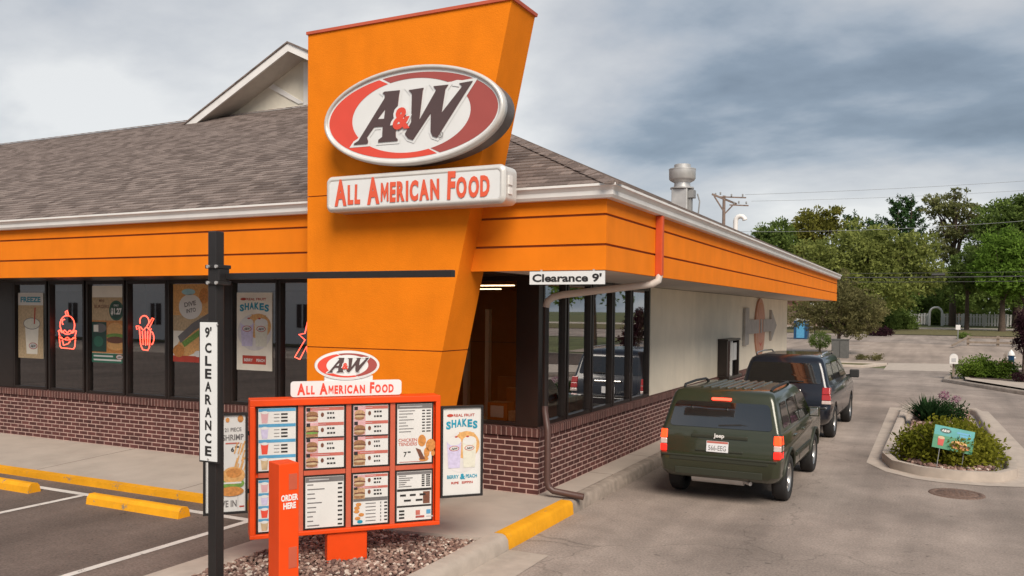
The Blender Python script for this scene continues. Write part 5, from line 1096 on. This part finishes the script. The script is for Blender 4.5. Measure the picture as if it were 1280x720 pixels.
# --- navy van
LV = [(.28, .32, 4.5, .74, .14, .3), (.36, .12, 4.7, .85, .2, .4), (.46, .03, 4.76, .905, .2, .45), (.64, .0, 4.8, .915, .17, .5), (.70, .03, 4.8, .918, .15, .5), (.72, .07, 4.8, .918, .12, .5), (.90, .085, 4.76, .918, .11, .5), (1.04, .12, 4.6, .90, .11, .5), (1.10, .14, 4.35, .875, .11, .45)]
GV = [(1.08, .135, 3.7, .87, .10, .3), (1.14, .155, 3.55, .852, .10, .3), (1.40, .23, 3.1, .79, .10, .3), (1.56, .28, 2.8, .745, .11, .3), (1.64, .33, 2.65, .71, .12, .25), (1.69, .42, 2.5, .64, .16, .25), (1.72, .58, 2.3, .50, .2, .25)]
van, cab, body = vehicle('navy_van', 'dark navy minivan with silver roof rails ahead of the green SUV', 'car', 0, 0, LV, GV, 'carnavy', 'blackplastic', (.92, 3.85), .34, .915)
mb = MB(); rearpane(mb, GV, roundpoly([(-.74, 1.16), (.74, 1.16), (.665, 1.56), (-.665, 1.56)], .06), 'carglass'); rp = mb.build('rear_window', van)
mb = MB(); mb.bar((-.05, .13, 1.19), (.38, .14, 1.20), .02, .02, 'blackplastic'); mb.build('wiper', rp)
yv_ = lambda z: lerp_tab(LV, z)[1]
for sx in (-1, 1):
    mb = MB()
    for z0, z1, m_ in ((.76, .83, 'tailclear'), (.835, .95, 'tailreddim'), (.955, 1.09, 'tailreddim')):
        xi, xo = .745, .925-(z0-.76)*.10
        q = [(sx*xi, yv_(z0)-.012, z0), (sx*xo, yv_(z0)-.005, z0), (sx*(xo+.004), .30, z0), (sx*xi, .30, z0), (sx*xi, yv_(z1)-.012, z1), (sx*(xo-.012), yv_(z1)-.005, z1), (sx*(xo-.008), .30, z1), (sx*xi, .30, z1)]
        if sx < 0: q = [q[1], q[0], q[3], q[2], q[5], q[4], q[7], q[6]]
        mb.hexa(q, m_)
    mb.build('tail_lamp', van, bevel=.012)
    for pts in ([(.40, 1.20), (1.15, 1.19), (1.15, 1.56), (.50, 1.56)], [(1.24, 1.19), (2.15, 1.18), (2.15, 1.565), (1.24, 1.565)], [(2.24, 1.18), (3.3, 1.16), (2.82, 1.56), (2.24, 1.565)]):
        mb = MB(); sidepane(mb, GV, roundpoly(pts, .05), sx, 'carglass'); mb.build('side_window', van)
    for yv in (1.5, 2.2, 3.3): mb = MB(); mb.bar((sx*(side_x(LV, .5)+.002), yv, .46), (sx*(side_x(LV, 1.03)+.002), yv, 1.05), .004, .008, 'blackplastic'); mb.build('door_seam', van)
    mb = MB(); mb.bar((sx*.86, 3.12, 1.16), (sx*.98, 3.12, 1.18), .04, .04, 'blackplastic'); mb.box(min(sx*.95, sx*1.15), max(sx*.95, sx*1.15), 3.06, 3.17, 1.12, 1.30, 'blackplastic'); mb.build('wing_mirror', van, bevel=.03)
    mb = MB(); mb.tube([(sx*.655, .62, 1.70), (sx*.665, .72, 1.735), (sx*.665, 1.5, 1.75), (sx*.655, 2.3, 1.735), (sx*.64, 2.4, 1.69)], .018, 'chrome', 8); mb.build('roof_rail', van)
mb = MB(); mb.box(-.30, .34, yv_(1.0)-.03, yv_(1.0)+.02, .985, 1.03, 'chrome'); mb.build('hatch_handle', van, bevel=.012)
mb = MB(); pf = Fr((0, yv_(.82)-.01, .82), (1, 0, 0), (0, .1, 1)); mb.fbox(pf, -.155, .155, -.075, .075, -.004, .006, 'plate'); mb.build('number_plate', van)
mb = MB(); mb.box(-.84, .84, -.012, .03, .66, .70, 'blackplastic'); mb.box(-.6, .6, .0, .04, .40, .5, 'blackplastic'); mb.build('bumper_trim', van, bevel=.012)
mb = MB(); mb.tube([(.30, .4, .30), (.42, .1, .29)], .035, 'galvdark', 10); mb.build('exhaust', van)
mb = MB(); mb.bar((.752, yv_(.74)-.004, .74), (.752, yv_(1.08)-.004, 1.09), .008, .006, 'blackplastic'); mb.build('hatch_gap', van)
mb = MB(); mb.add([(-.7, 3.5, 1.18), (.7, 3.5, 1.18), (.6, 2.90, 1.55), (-.6, 2.90, 1.55)], [(0, 1, 2, 3)], 'carglass'); mb.v = [(x, y+.03, z+.012) for x, y, z in mb.v]; mb.build('windscreen', van)
place(van, -2.80, 17.95, radians(-1))

# ------------------------------------------------------------------ street, far lot, planting beyond the lane
sheet('concrete_apron', [(-2.2, 42.8), (.72, 43.4), (.85, 50.2), (-2.3, 49.1)], .006, 'kerb')
sheet('verge_grass', [(-40, 44.2), (-3.1, 44.2), (-2.35, 46.7), (-40, 46.9)], .07, 'grass')
kerbrun('verge_kerb', 'kerb', [(-40, 44.05), (-3.1, 44.1), (-2.25, 46.9)], .2, .12)
kerbrun('verge_kerb', 'kerb', [(-2.4, 47.0), (-40, 47.2)][::-1], .35, .10)
sheet('far_parking_lot', [(-45, 47.3), (-2.4, 47.3), (-2.2, 49.0), (.9, 50.2), (12, 50.2), (12, 71), (1.2, 69.8), (-3.0, 72.5), (-45, 73)], .004, 'asphalt_far')
sheet('far_street', [(-90, 73), (-3, 72.6), (1.2, 69.9), (90, 71), (90, 88), (-90, 88)], .002, 'asphalt')
sheet('far_verge', [(-90, 88), (90, 88), (90, 103.6), (-90, 103.6)], .05, 'grass')
sheet('far_sidewalk', [(-90, 103.6), (90, 103.6), (90, 110), (-90, 110)], .06, 'kerb')
mb = MB()
for y in (55.5, 60.5, 66): mb.quad(*[(x, y_, terr(y_)+.012) for x, y_ in ((-12, y), (-4.4, y+.3), (-4.4, y+.42), (-12, y+.12))], 'paintline')
struct(mb.build('parking_line'))
# planting bed with kerb on the right
PB = [(30, 25.5), (12, 26.6), (6, 28.4), (2.54, 32.0), (.2, 36.6), (.25, 38), (.7, 43.5), (3, 47), (30, 47)]
sheet('planting_bed', [(30, 26.4), (12.2, 27.4), (6.4, 29.3), (3.0, 32.9), (1.0, 37.2), (1.0, 43), (3, 46.6), (30, 46.6)], .10, 'kerb')
kerbrun('bed_edge_kerb', 'kerbold', PB[:7][::-1], .22, .13)
sheet('mulch_bed', [(14, 36.2), (3.4, 36.4), (1.2, 38.0), (1.0, 41.8), (4, 46), (14, 46)], .112, 'soil')
bush('rounded_shrub', 'low leafy green shrub beside the white mailbox', 'shrub', (1.52, 38.9, .1), .78, .75, .82, 4200, .11, 'leafA', 'green shrubs in the bed across the lane')
bush('rounded_shrub', 'green shrub merging with the one by the mailbox, further right', 'shrub', (2.25, 38.6, .1), .7, .6, .70, 2600, .11, 'leafA', 'green shrubs in the bed across the lane')
root = empty('mailbox', (.60, 38.6, .1), 'white rounded mailbox on a grey post beside the green shrub', 'mailbox')
mb = MB(); mb.box(.56, .64, 38.56, 38.64, .1, .62, 'wood'); mb.build('post', root)
mb = MB(); P_ = [(-.15, 0), (.15, 0), (.15, .24)]+[(.15*cos(radians(a)), .24+.15*sin(radians(a))) for a in range(15, 180, 15)]+[(-.15, .24)]
mb.poly(XZ((.60, 38.8, .62)), P_, 'white', 0, .42); mb.build('box', root, sharp=40)
mb = MB(); mb.box(.52, .68, 38.372, 38.379, .70, .84, 'lgrey'); mb.build('door', root)
root = empty('hydrant', (3.05, 45.3, .1), 'blue fire hydrant with a white top by the purple leaved tree', 'hydrant')
mb = MB(); mb.lathe((3.05, 45.3, .1), [(.16, 0), (.16, .05), (.11, .07), (.10, .14)], 'white', 14); mb.lathe((3.05, 45.3, .1), [(.12, .14), (.13, .62), (.15, .64)], 'bluebox', 14); mb.build('barrel', root)
mb = MB(); mb.lathe((3.05, 45.3, .1), [(.15, .64), (.14, .70), (.10, .80), (.04, .86), (.03, .90), (0, .90)], 'white', 14); mb.tube([(2.87, 45.3, .62), (3.23, 45.3, .62)], .05, 'white', 8); mb.build('cap', root)
root = empty('planter', (2.65, 42.5, .1), 'rust brown tub with dry stalks behind the green shrubs', 'planter')
mb = MB(); mb.lathe((2.65, 42.5, .1), [(.16, 0), (.26, .4), (.28, .4), (.28, .45), (.24, .45), (.2, .36), (0, .36)], 'emblembrown', 16); mb.build('tub', root); mb = MB()
for _ in range(9): mb.tube([(2.65, 42.5, .45), (2.65+random.uniform(-.1, .1), 42.5+random.uniform(-.1, .1), random.uniform(.7, 1.0))], .008, 'wood', 4)
mb.build('stalk', root)

# ------------------------------------------------------------------ trees
def tree(name, label, base, trunk_h, trunk_r, blobs, n, size, leafm, group=None, lean=0, sub=1.0, flat=.6, cl=26, spread=.22, limbs=7):
    base = Vector(base); r = empty(name, base, label, 'tree', group); mb = MB()
    top = max(b_[2]+b_[5]*.5 for b_ in blobs); tz = base.z
    tp = [base+Vector((0, 0, -.2)), base+Vector((lean*.2, 0, trunk_h*.5)), base+Vector((lean*.5, 0, trunk_h)), base+Vector((lean, 0, (top-tz)*.8))]
    mb.tube(tp, [trunk_r*1.25, trunk_r, trunk_r*.75, trunk_r*.15], 'bark', 8)
    for b_ in blobs:
        c = Vector(b_[:3])
        for _ in range(max(2, limbs//len(blobs))):
            t = random.uniform(.75, 1.6); st = base+Vector((lean*.4, 0, trunk_h*t)); st.z = min(st.z, tz+(top-tz)*.75)
            v = rdir(.2); e_ = c+Vector((v.x*b_[3]*.7, v.y*b_[4]*.7, v.z*b_[5]*.6)); mid = (st+e_)/2+Vector((0, 0, .08*(e_-st).length))
            mb.tube([st, mid, e_], [trunk_r*.42, trunk_r*.22, trunk_r*.06], 'bark', 5)
    mb.build('trunk', r); mb = MB()
    vol = sum(b_[3]*b_[4]*b_[5] for b_ in blobs)
    for b_ in blobs:
        c = Vector(b_[:3]); nc = max(4, int(n*(b_[3]*b_[4]*b_[5])/vol/cl)); cr = spread*min(b_[3], b_[4], b_[5]*1.3)
        for _ in range(nc):
            v = rdir(); k = random.random()**.45*random.uniform(.8, 1.06)
            p = c+Vector((v.x*b_[3]*k, v.y*b_[4]*k, v.z*b_[5]*k))
            clump(mb, p, cr*random.uniform(.6, 1.35), int(cl*random.uniform(.6, 1.4)), size, leafm, flat)
    mb.build('crown', r); return r
def T(y): return terr(y)
# behind the roof, left of the far skyline
tree('broadleaf_tree', 'dark rounded tree just clearing the end of the orange fascia', (-17.6, 104, T(104)), 4, .3, [(-17.9, 104, 9.5, 3.2, 3, 4.2), (-16.8, 104, 11.5, 2, 2, 2.6), (-19, 104, 10.5, 1.8, 2, 2.5)], 8500, .42, 'leafdark')
tree('broadleaf_tree', 'olive yellow tree with two crown tops behind the long pale green tree', (-13.6, 108, T(108)), 5, .35, [(-14.8, 108, 10.5, 2.8, 3, 4.3), (-13.2, 108, 13.0, 2.3, 2.5, 2.6), (-11.3, 108, 13.2, 1.6, 2, 2.7), (-16.2, 107, 8.5, 2, 2, 3)], 11000, .42, 'leafolive')
tree('locust_tree', 'broad feathery pale green tree spreading across the middle of the skyline', (-6.6, 96, T(96)), 4.5, .4, [(-7.2, 96, 9.0, 4.2, 3.5, 3.5), (-10.8, 95, 7.8, 3.5, 3, 3.5), (-4.0, 97, 8.6, 3.6, 3, 3.0), (-1.6, 97, 6.6, 2.8, 2.5, 2.4), (-13.2, 95, 5.8, 2.6, 2.3, 3.0), (-7, 95, 5.2, 6.2, 3, 2.7), (-1.2, 98, 9.6, 1.7, 1.7, 1.5)], 30000, .40, 'leaflocust', flat=.45, spread=.25)
for i, (x, zt, y) in enumerate(((-8.3, 16.3, 133), (-5.6, 19.3, 135), (-3.9, 19.6, 136), (-11.4, 17.2, 134))):
    r = empty('pine_tree', (x, y, T(y)), ('dark pine with open upright limbs, left one of the cluster', 'tall dark pine in the middle of the cluster', 'tallest dark pine at the right of the cluster', 'small dark pine top poking up left of the pine cluster')[i], 'tree', 'dark pines on the skyline'); mb = MB(); mb.tube([(x, y, T(y)-.2), (x, y, zt*.6), (x+.2, y, zt)], [.35, .22, .04], 'bark', 7)
    mc = MB()
    for k in range(26):
        z = zt*(.45+.53*k/25); L_ = (zt-z)*.26+1.0; a = k*2.4+random.uniform(-.4, .4); d = Vector((cos(a), sin(a), .85)).normalized()*1.15; st = Vector((x, y, z-.8)); e_ = st+d*L_; mb.tube([st, e_], [.07, .02], 'bark', 4)
        for q in range(7): t = .3+.75*q/6; clump(mc, st+d*L_*t, .34, 20, .42, 'leafpine', .8)
    clump(mc, Vector((x+.2, y, zt)), .35, 30, .4, 'leafpine', 1.6)
    mb.build('trunk', r); mc.build('crown', r)
tree('sparse_tree', 'tall thin-leaved tree with sky showing through its crown', (1.6, 119, T(119)), 8, .35, [(.6, 119, 16.0, 3.0, 2.6, 1.6), (2.6, 119, 15.2, 2.6, 2.5, 1.5), (-1.0, 119, 17.0, 1.4, 1.5, 1.0), (.9, 119, 13, 2.4, 2.2, 1.6), (1.8, 119, 17.6, 1.6, 1.6, .8), (.3, 118, 10.4, 2.4, 2.2, 1.6), (3.6, 119, 13.2, 2.4, 2.2, 1.8)], 8500, .38, 'leafsparse', flat=.4, limbs=30)
tree('broadleaf_tree', 'big dark green tree filling the top right corner of the treeline', (8.2, 114, T(114)), 5, .5, [(7.2, 114, 13.2, 4.2, 3.5, 3.3), (9.5, 114, 14.5, 3.6, 3, 2.6), (4.8, 113, 10.6, 2.2, 2.6, 2.8), (4.2, 113, 7.5, 2.2, 2.5, 3), (10, 113, 9.5, 4, 3, 3.5), (3.4, 113, 5.4, 2.4, 2.4, 2.4), (7, 113, 5.5, 3, 2.4, 2.5)], 27000, .44, 'leafdark')
tree('broadleaf_tree', 'bright green round tree at the right edge of the photo', (5.9, 101, T(101)), 2.6, .3, [(5.6, 100.5, 9.2, 2.5, 2.5, 2.6), (7.4, 100.5, 8.0, 2.4, 2.5, 2.8), (4.6, 100.5, 7.0, 2.0, 2.3, 2.4), (6.3, 100, 6.2, 3.4, 2.6, 2.0)], 15000, .36, 'leafbright')
tree('broadleaf_tree', 'shady tree with a slim dark trunk standing before the white fence', (2.76, 103.5, T(103.5)), 4.2, .2, [(2.4, 103.5, 7.6, 1.9, 2.0, 2.6), (1.2, 103.5, 6.3, 1.6, 2, 1.6), (3.6, 103.5, 6.0, 1.5, 1.8, 1.5)], 5200, .33, 'leafdark')
tree('broadleaf_tree', 'twin-trunked tree in front of the right stretch of fence', (7.75, 101.8, T(101.8)), 3, .34, [(8.3, 101, 6.6, 2.8, 2, 2.1), (10, 101, 7.2, 2.5, 2, 2.5)], 5000, .33, 'leafdark', lean=.8)
# far treeline masses behind the fence
for i, (x, y, z, rx, rz, m_, lb) in enumerate(((-2.6, 126, 4.6, 4.2, 3.6, 'leafdark', 'dark understory tree behind the left stretch of white fence'), (-12, 122, 4.5, 5, 3.6, 'leafdark', 'dark tree filling the gap behind the small grey green tree'), (1.5, 130, 5.6, 4, 4.4, 'leafdark', 'dark tree behind the fence gate'), (10, 128, 6, 6, 5, 'leafdark', 'dark tree behind the right stretch of white fence'), (5.5, 127, 7, 5, 5.5, 'leafdark', 'dark tree filling the gap under the thin-leaved tree'), (-6.5, 112, 4.6, 4.5, 3.8, 'leafdark', 'dark tree right below the broad pale crown'), (-22, 118, 5, 6, 4.4, 'leafolive', 'olive tree hidden mostly by the restaurant'), (18, 125, 8, 7, 6, 'leafolive', 'olive tree past the right edge of the fence'))):
    tree('background_tree', lb, (x, y, T(y)), 2, .25, [(x, y, z, rx, 3, rz), (x-rx*.5, y-1, z-rz*.35, rx*.6, 2.4, rz*.65), (x+rx*.5, y-1, z-rz*.3, rx*.6, 2.4, rz*.7)], 6500, .42, m_, 'trees behind the white fence')
for x, y, rx, h, m_, lb in ((-9.5, 100, 1.9, 2.2, 'leafdark', 'dark hedge clump furthest left, behind the small grey green tree'), (-.2, 123, 1.4, 2.3, 'leafdark', 'dark hedge clump showing through the white garden arch'), (5.2, 122, 2.4, 2.9, 'leafdark', 'dark hedge clump rising behind the fence just right of the slim trunk'), (8.6, 121, 2.4, 3.1, 'leafdark', 'dark hedge clump rising behind the fence at the twin trunks'), (12, 120, 2.4, 3.0, 'leafdark', 'dark hedge clump rising behind the right end of the fence'), (-4.9, 101.5, 1.5, 1.9, 'leafdark', 'dark hedge clump left of the white fence'), (-3.2, 103, 1.3, 2.0, 'leafdark', 'dark hedge clump touching the left end of the fence'), (-7.4, 99, 1.7, 1.9, 'leafdark', 'dark hedge clump under the broad pale tree')):
    bush('hedge_clump', lb, 'hedge', (x, y, T(y)), rx, 1.2, h, 3200, .28, m_, 'dark hedge clumps along the far walk')
bush('purple_shrub', 'dusky purple shrub at the edge of the far street', 'shrub', (-4.6, 84.5, T(84.5)), 1.15, .7, .85, 1500, .18, 'leafpurple')
bush('roadside_shrub', 'small dark green shrub at the foot of the slim trunk', 'shrub', (1.9, 82, T(82)), .7, .5, .5, 700, .16, 'leafdark')
for i, (x, lb) in enumerate(((-3.05, 'brownish verge shrub nearest the concrete apron'), (-3.8, 'low brown verge shrub second from the apron'))): bush('verge_shrub', lb, 'shrub', (x, 50.9+i*.4, T(51)), .42-.1*i, .35, .42-.1*i, 600, .09, 'leafgrey')
tree('small_tree', 'nearer bushy grey green small tree beside the end of the orange fascia', (-5.4, 55.5, T(55.5)), 1.3, .12, [(-5.5, 55.5, 3.2, 2.1, 1.8, 1.5), (-4.0, 55.5, 2.8, 1.5, 1.4, 1.3), (-7.2, 55.5, 2.5, 1.5, 1.4, 1.1), (-5.5, 55.5, 4.3, 1.4, 1.3, 1.0), (-4.3, 55.4, 1.8, 1.7, 1.1, .8)], 15000, .16, 'leafgrey', limbs=22)
r = empty('topiary', (-6.3, 53.8, T(54)), 'small dark green ball-shaped bush on a short stem beyond the navy van', 'shrub'); mb = MB()
for _ in range(110):
    v = rdir().normalized(); clump(mb, Vector((-6.3+v.x*.55, 53.8+v.y*.5, T(54)+.92+v.z*.42)), .16, 20, .10, 'leafdark')
mb.build('foliage', r)
mb = MB(); mb.tube([(-6.3, 53.8, T(54)), (-6.28, 53.8, T(54)+.9)], .07, 'bark', 7); mb.build('stem', r)
tree('purple_tree', 'dark purple leaved small tree at the right edge of the photo', (2.95, 37.8, .1), .75, .05, [(3.15, 37.8, 1.75, .6, .6, .8), (2.9, 37.8, 2.3, .4, .4, .6), (3.5, 37.8, 1.3, .5, .5, .5)], 6000, .10, 'leafpurple', cl=20)
bush('purple_shrub', 'low reddish shrub at the foot of the purple tree', 'shrub', (2.75, 36.9, .1), .32, .3, .4, 700, .07, 'leafpurple')

# ------------------------------------------------------------------ far fence, gate, rail, pole, wires, house, opposite side
def picket(x0, x1, y0, y1, label):
    r = empty('picket_fence', ((x0+x1)/2, (y0+y1)/2, T(y0)), label, 'fence', 'white fence along the far walk'); mb = MB(); n = int(math.hypot(x1-x0, y1-y0)/.34)
    for i in range(n):
        t = (i+.5)/n; x, y = x0+(x1-x0)*t, y0+(y1-y0)*t; z = T(y); mb.box(x-.12, x+.12, y-.015, y+.015, z+.1, z+1.5+(.05 if i % 2 else 0), 'fence')
    mb.build('picket', r); mb = MB()
    for h in (.4, 1.2): mb.bar((x0, y0+.04, T(y0)+h), (x1, y1+.04, T(y1)+h), .06, .09, 'fence')
    mb.build('rail', r); mb = MB()
    for i in range(int(n/7)+1): t = min(1, i*7/n); x, y = x0+(x1-x0)*t, y0+(y1-y0)*t; mb.box(x-.07, x+.07, y+.05, y+.19, T(y)-.1, T(y)+1.6, 'fence')
    mb.build('post', r)
picket(-3.3, -1.05, 121.5, 120.5, 'short left stretch of white picket fence beside the arched gate')
picket(.55, 14, 119.5, 114.5, 'long white picket fence running right from the arched gate')
root = empty('garden_arch', (-.25, 120, T(120)), 'white rounded garden arch with a dark opening between the two fence stretches', 'arch')
mb = MB()
mb.tube([(-.95, 120, T(120))]+[(-.25-.7*cos(radians(a)), 120, T(120)+1.6+.7*sin(radians(a))) for a in range(0, 181, 20)]+[(.45, 120, T(120))], .13, 'fence', 8); mb.build('frame', root)
root = empty('wooden_rail', (3.6, 70.6, T(70.6)), 'weathered wooden two-rail barrier at the right of the far lot', 'barrier'); mb = MB()
for x in (2.0, 3.9, 5.8): mb.box(x-.09, x+.09, 70.5, 70.68, T(70)-.1, T(70)+.75, 'wood')
mb.build('post', root); mb = MB(); mb.bar((1.9, 70.48, T(70)+.62), (6.2, 70.48, T(70)+.62), .08, .14, 'wood'); mb.bar((1.9, 70.48, T(70)+.25), (6.2, 70.48, T(70)+.25), .08, .14, 'wood'); mb.bar((1.95, 70.4, T(70)+.6), (.9, 66, T(66)+.2), .08, .12, 'wood'); mb.build('rail', root)
root = empty('street_sign', (1.5, 79.5, T(79.5)), 'small white roadside sign on a thin post in front of the fence', 'sign'); mb = MB(); mb.tube([(1.5, 79.5, T(79.5)), (1.5, 79.5, T(79.5)+1.1)], .04, 'galvdark', 6); mb.build('post', root); mb = MB(); mb.box(1.33, 1.67, 79.44, 79.46, T(79.5)+.85, T(79.5)+1.25, 'white'); mb.build('panel', root)
root = empty('utility_cabinet', (-5.0, 52.3, T(52)), 'dark grey metal utility cabinet under the grey green small tree', 'cabinet'); mb = MB(); mb.box(-5.45, -4.55, 52.0, 52.6, T(52), T(52)+1.05, 'greybox'); mb.build('body', root, bevel=.02); mb = MB(); mb.box(-5.48, -4.52, 51.97, 52.63, T(52)+1.05, T(52)+1.1, 'greybox'); mb.box(-5.01, -4.99, 51.99, 52.0, T(52)+.08, T(52)+1.0, 'black'); mb.build('lid', root)
root = empty('blue_booth', (-10.3, 75.2, T(75)), 'tall blue plastic booth standing past the end of the cream wall', 'booth'); mb = MB(); mb.box(-10.85, -9.75, 74.7, 75.8, T(75), T(75)+1.55, 'bluebox'); mb.build('body', root, bevel=.04); mb = MB(); mb.box(-10.62, -9.98, 74.67, 74.7, T(75)+.1, T(75)+1.4, 'blue'); mb.build('door', root); mb = MB(); mb.hexa([(-10.9, 74.65, T(75)+1.55), (-9.7, 74.65, T(75)+1.55), (-9.7, 75.85, T(75)+1.55), (-10.9, 75.85, T(75)+1.55), (-10.7, 74.85, T(75)+1.7), (-9.9, 74.85, T(75)+1.7), (-9.9, 75.65, T(75)+1.7), (-10.7, 75.65, T(75)+1.7)], 'lgrey'); mb.build('roof', root)
root = empty('street_lamp', (-9.15, 74.6, T(75)), 'twin globe lamp post seen under the far end of the fascia', 'street lamp'); mb = MB(); mb.tube([(-9.15, 74.6, T(75)), (-9.15, 74.6, T(75)+2.7)], .05, 'blackmetal', 7); mb.tube([(-9.45, 74.6, T(75)+2.72), (-8.85, 74.6, T(75)+2.72)], .03, 'blackmetal', 6); mb.build('post', root)
for x in (-9.4, -8.9): mb = MB(); mb.lathe((x, 74.6, T(75)+2.9), [(.0, -.17), (.12, -.13), (.17, 0), (.12, .13), (0, .17)], 'white', 12); mb.build('globe', root)
root = empty('house', (-16, 112, T(110)), 'low house with a rust red roof seen past the end of the restaurant', 'house')
mb = MB(); mb.box(-26, -11.2, 110, 116, T(110), 3.6, 'housewall'); mb.build('wall', root); mb = MB(); mb.hexa([(-26.5, 109.3, 3.45), (-10.6, 109.3, 3.45), (-10.6, 116.7, 3.45), (-26.5, 116.7, 3.45), (-25, 112.8, 5.0), (-12.3, 112.8, 5.0), (-12.3, 113.2, 5.0), (-25, 113.2, 5.0)], 'houseroof'); mb.build('roof', root)
for x in (-15.2, -13.2): mb = MB(); mb.box(x-.5, x+.5, 109.96, 110.02, T(110)+1.0, T(110)+2.0, 'shutter'); mb.build('window', root)
# red brick house glimpsed through the trees at the right
root = empty('brick_house', (1.2, 140, T(140)), 'brown brick house glimpsed between trunks behind the arch', 'house'); mb = MB(); mb.box(-3, 5, 140, 148, T(140), T(140)+6, 'houseroof'); mb.build('wall', root); mb = MB(); mb.hexa([(-3.4, 139.5, T(140)+6), (5.4, 139.5, T(140)+6), (5.4, 148.5, T(140)+6), (-3.4, 148.5, T(140)+6), (-1, 143.5, T(140)+8), (3, 143.5, T(140)+8), (3, 144.5, T(140)+8), (-1, 144.5, T(140)+8)], 'shutter'); mb.build('roof', root); mb = MB(); mb.box(.3, 1.6, 139.95, 140, T(140)+1.2, T(140)+2.6, 'palewall'); mb.build('window', root)
# utility pole and wires
ux, uy = -15.86, 70.3
root = empty('utility_pole', (ux, uy, T(70)), 'weathered wooden utility pole with crossarms rising behind the roof', 'utility pole')
mb = MB(); mb.tube([(ux, uy, 0), (ux, uy, 12.15)], [.20, .12], 'pole', 10); mb.build('upright', root)
mb = MB(); mb.bar((ux-.85, uy-.6, 12.25), (ux+.9, uy+.6, 11.5), .11, .14, 'pole'); mb.bar((ux-.3, uy-.2, 12.05), (ux+1.7, uy+.4, 11.95), .08, .1, 'pole'); mb.bar((ux+.5, uy-.2, 11.35), (ux+1.9, uy+.4, 11.3), .08, .1, 'pole'); mb.bar((ux-.7, uy-.5, 12.1), (ux+.1, uy, 10.7), .08, .1, 'pole'); mb.bar((ux+.8, uy+.5, 11.6), (ux, uy, 10.6), .08, .1, 'pole'); mb.build('crossarm', root)
for dx, z in ((-.7, 12.2), (-.3, 12.25), (.6, 12.05), (1.5, 12.0), (.8, 11.42), (1.8, 11.38), (1.2, 11.45)): mb = MB(); mb.lathe((ux+dx, uy, z), [(.05, 0), (.08, .05), (.05, .1), (.08, .16), (.03, .22), (0, .22)], 'galvdark', 8); mb.build('insulator', root)
def wire(p, q, sag, r, label, m='wiregrey'):
    p, q = Vector(p), Vector(q); mb = MB(); mb.tube([p.lerp(q, i/16)-Vector((0, 0, sag*4*(i/16)*(1-i/16))) for i in range(17)], r, m, 5)
    tag(mb.build('overhead_wire', loc=p), label, 'wire', 'overhead wires crossing the sky and trees')
wire((ux+1.7, uy, 12.15), (30, 96, 16.6), .5, .013, 'topmost thin wire running right from the utility pole across the clouds')
wire((ux+2.2, uy, 11.6), (30, 93, 15.4), .6, .011, 'second thin wire from the utility pole, just under the topmost')
wire((-17, 62, 8.6), (20, 74, 11.0), .9, .014, 'pale wire crossing the crowns of the middle trees')
wire((-25, 66, 5.5), (20, 79.5, 5.9), .25, .045, 'thick black cable crossing low in front of the trees', 'wire')
wire((-25, 66.2, 5.25), (20, 79.7, 5.55), .3, .025, 'thin black cable just under the thick one', 'wire')
wire((-25, 66.4, 5.75), (20, 79.9, 6.25), .2, .02, 'thin black cable just above the thick one', 'wire')
mb = MB(); mb.tube([(-.5, 73.4, 5.66), (.4, 73.65, 5.68)], .10, 'wire', 8); tag(mb.build('cable_splice', loc=(0, 73.5, 5.66)), 'black splice case on the thick cable in front of the trees', 'cable box')
# seen only as reflections in the glass: a pale building across the lot and planting over the lane
root = empty('opposite_building', (-48, -28, 0), 'pale two storey building with dark shuttered windows across the parking lot', 'building'); mb = MB(); mb.box(-90, -18, -36, -28, 0, 7.5, 'palewall'); mb.build('wall', root); mb = MB(); mb.hexa([(-91, -37, 7.5), (-17, -37, 7.5), (-17, -27.2, 7.5), (-91, -27.2, 7.5), (-88, -33, 10), (-20, -33, 10), (-20, -31, 10), (-88, -31, 10)], 'houseroof'); mb.build('roof', root)
for i in range(14):
    for z in (1.2, 4.6): mb = MB(); x = -86+i*5; mb.box(x-.55, x+.55, -28.0, -27.93, z, z+1.7, 'shutter'); mb.box(x-.05, x+.05, -27.93, -27.9, z, z+1.7, 'palewall'); mb.build('window', root)
sheet('opposite_verge', [(-90, -27), (-14, -27), (-14, -24), (-90, -24)], .06, 'grass')
sheet('lane_verge', [(9, 28.5), (60, 27), (60, 33), (9, 33.5)], .13, 'grass')
for i, (x, y) in enumerate(((16, 40), (24, 50), (13, 58), (30, 36))): tree('broadleaf_tree', ('tree across the lane at the near end of the row', 'second tree of the row across the lane', 'tree of the row beside the far lot', 'outermost tree of the row across the lane')[i], (x, y, T(y)), 2.6, .25, [(x, y, 5.6, 3, 3, 2.8), (x+1.6, y, 4.6, 2.4, 2.2, 2)], 3000, .4, 'leafA', 'trees across the lane')
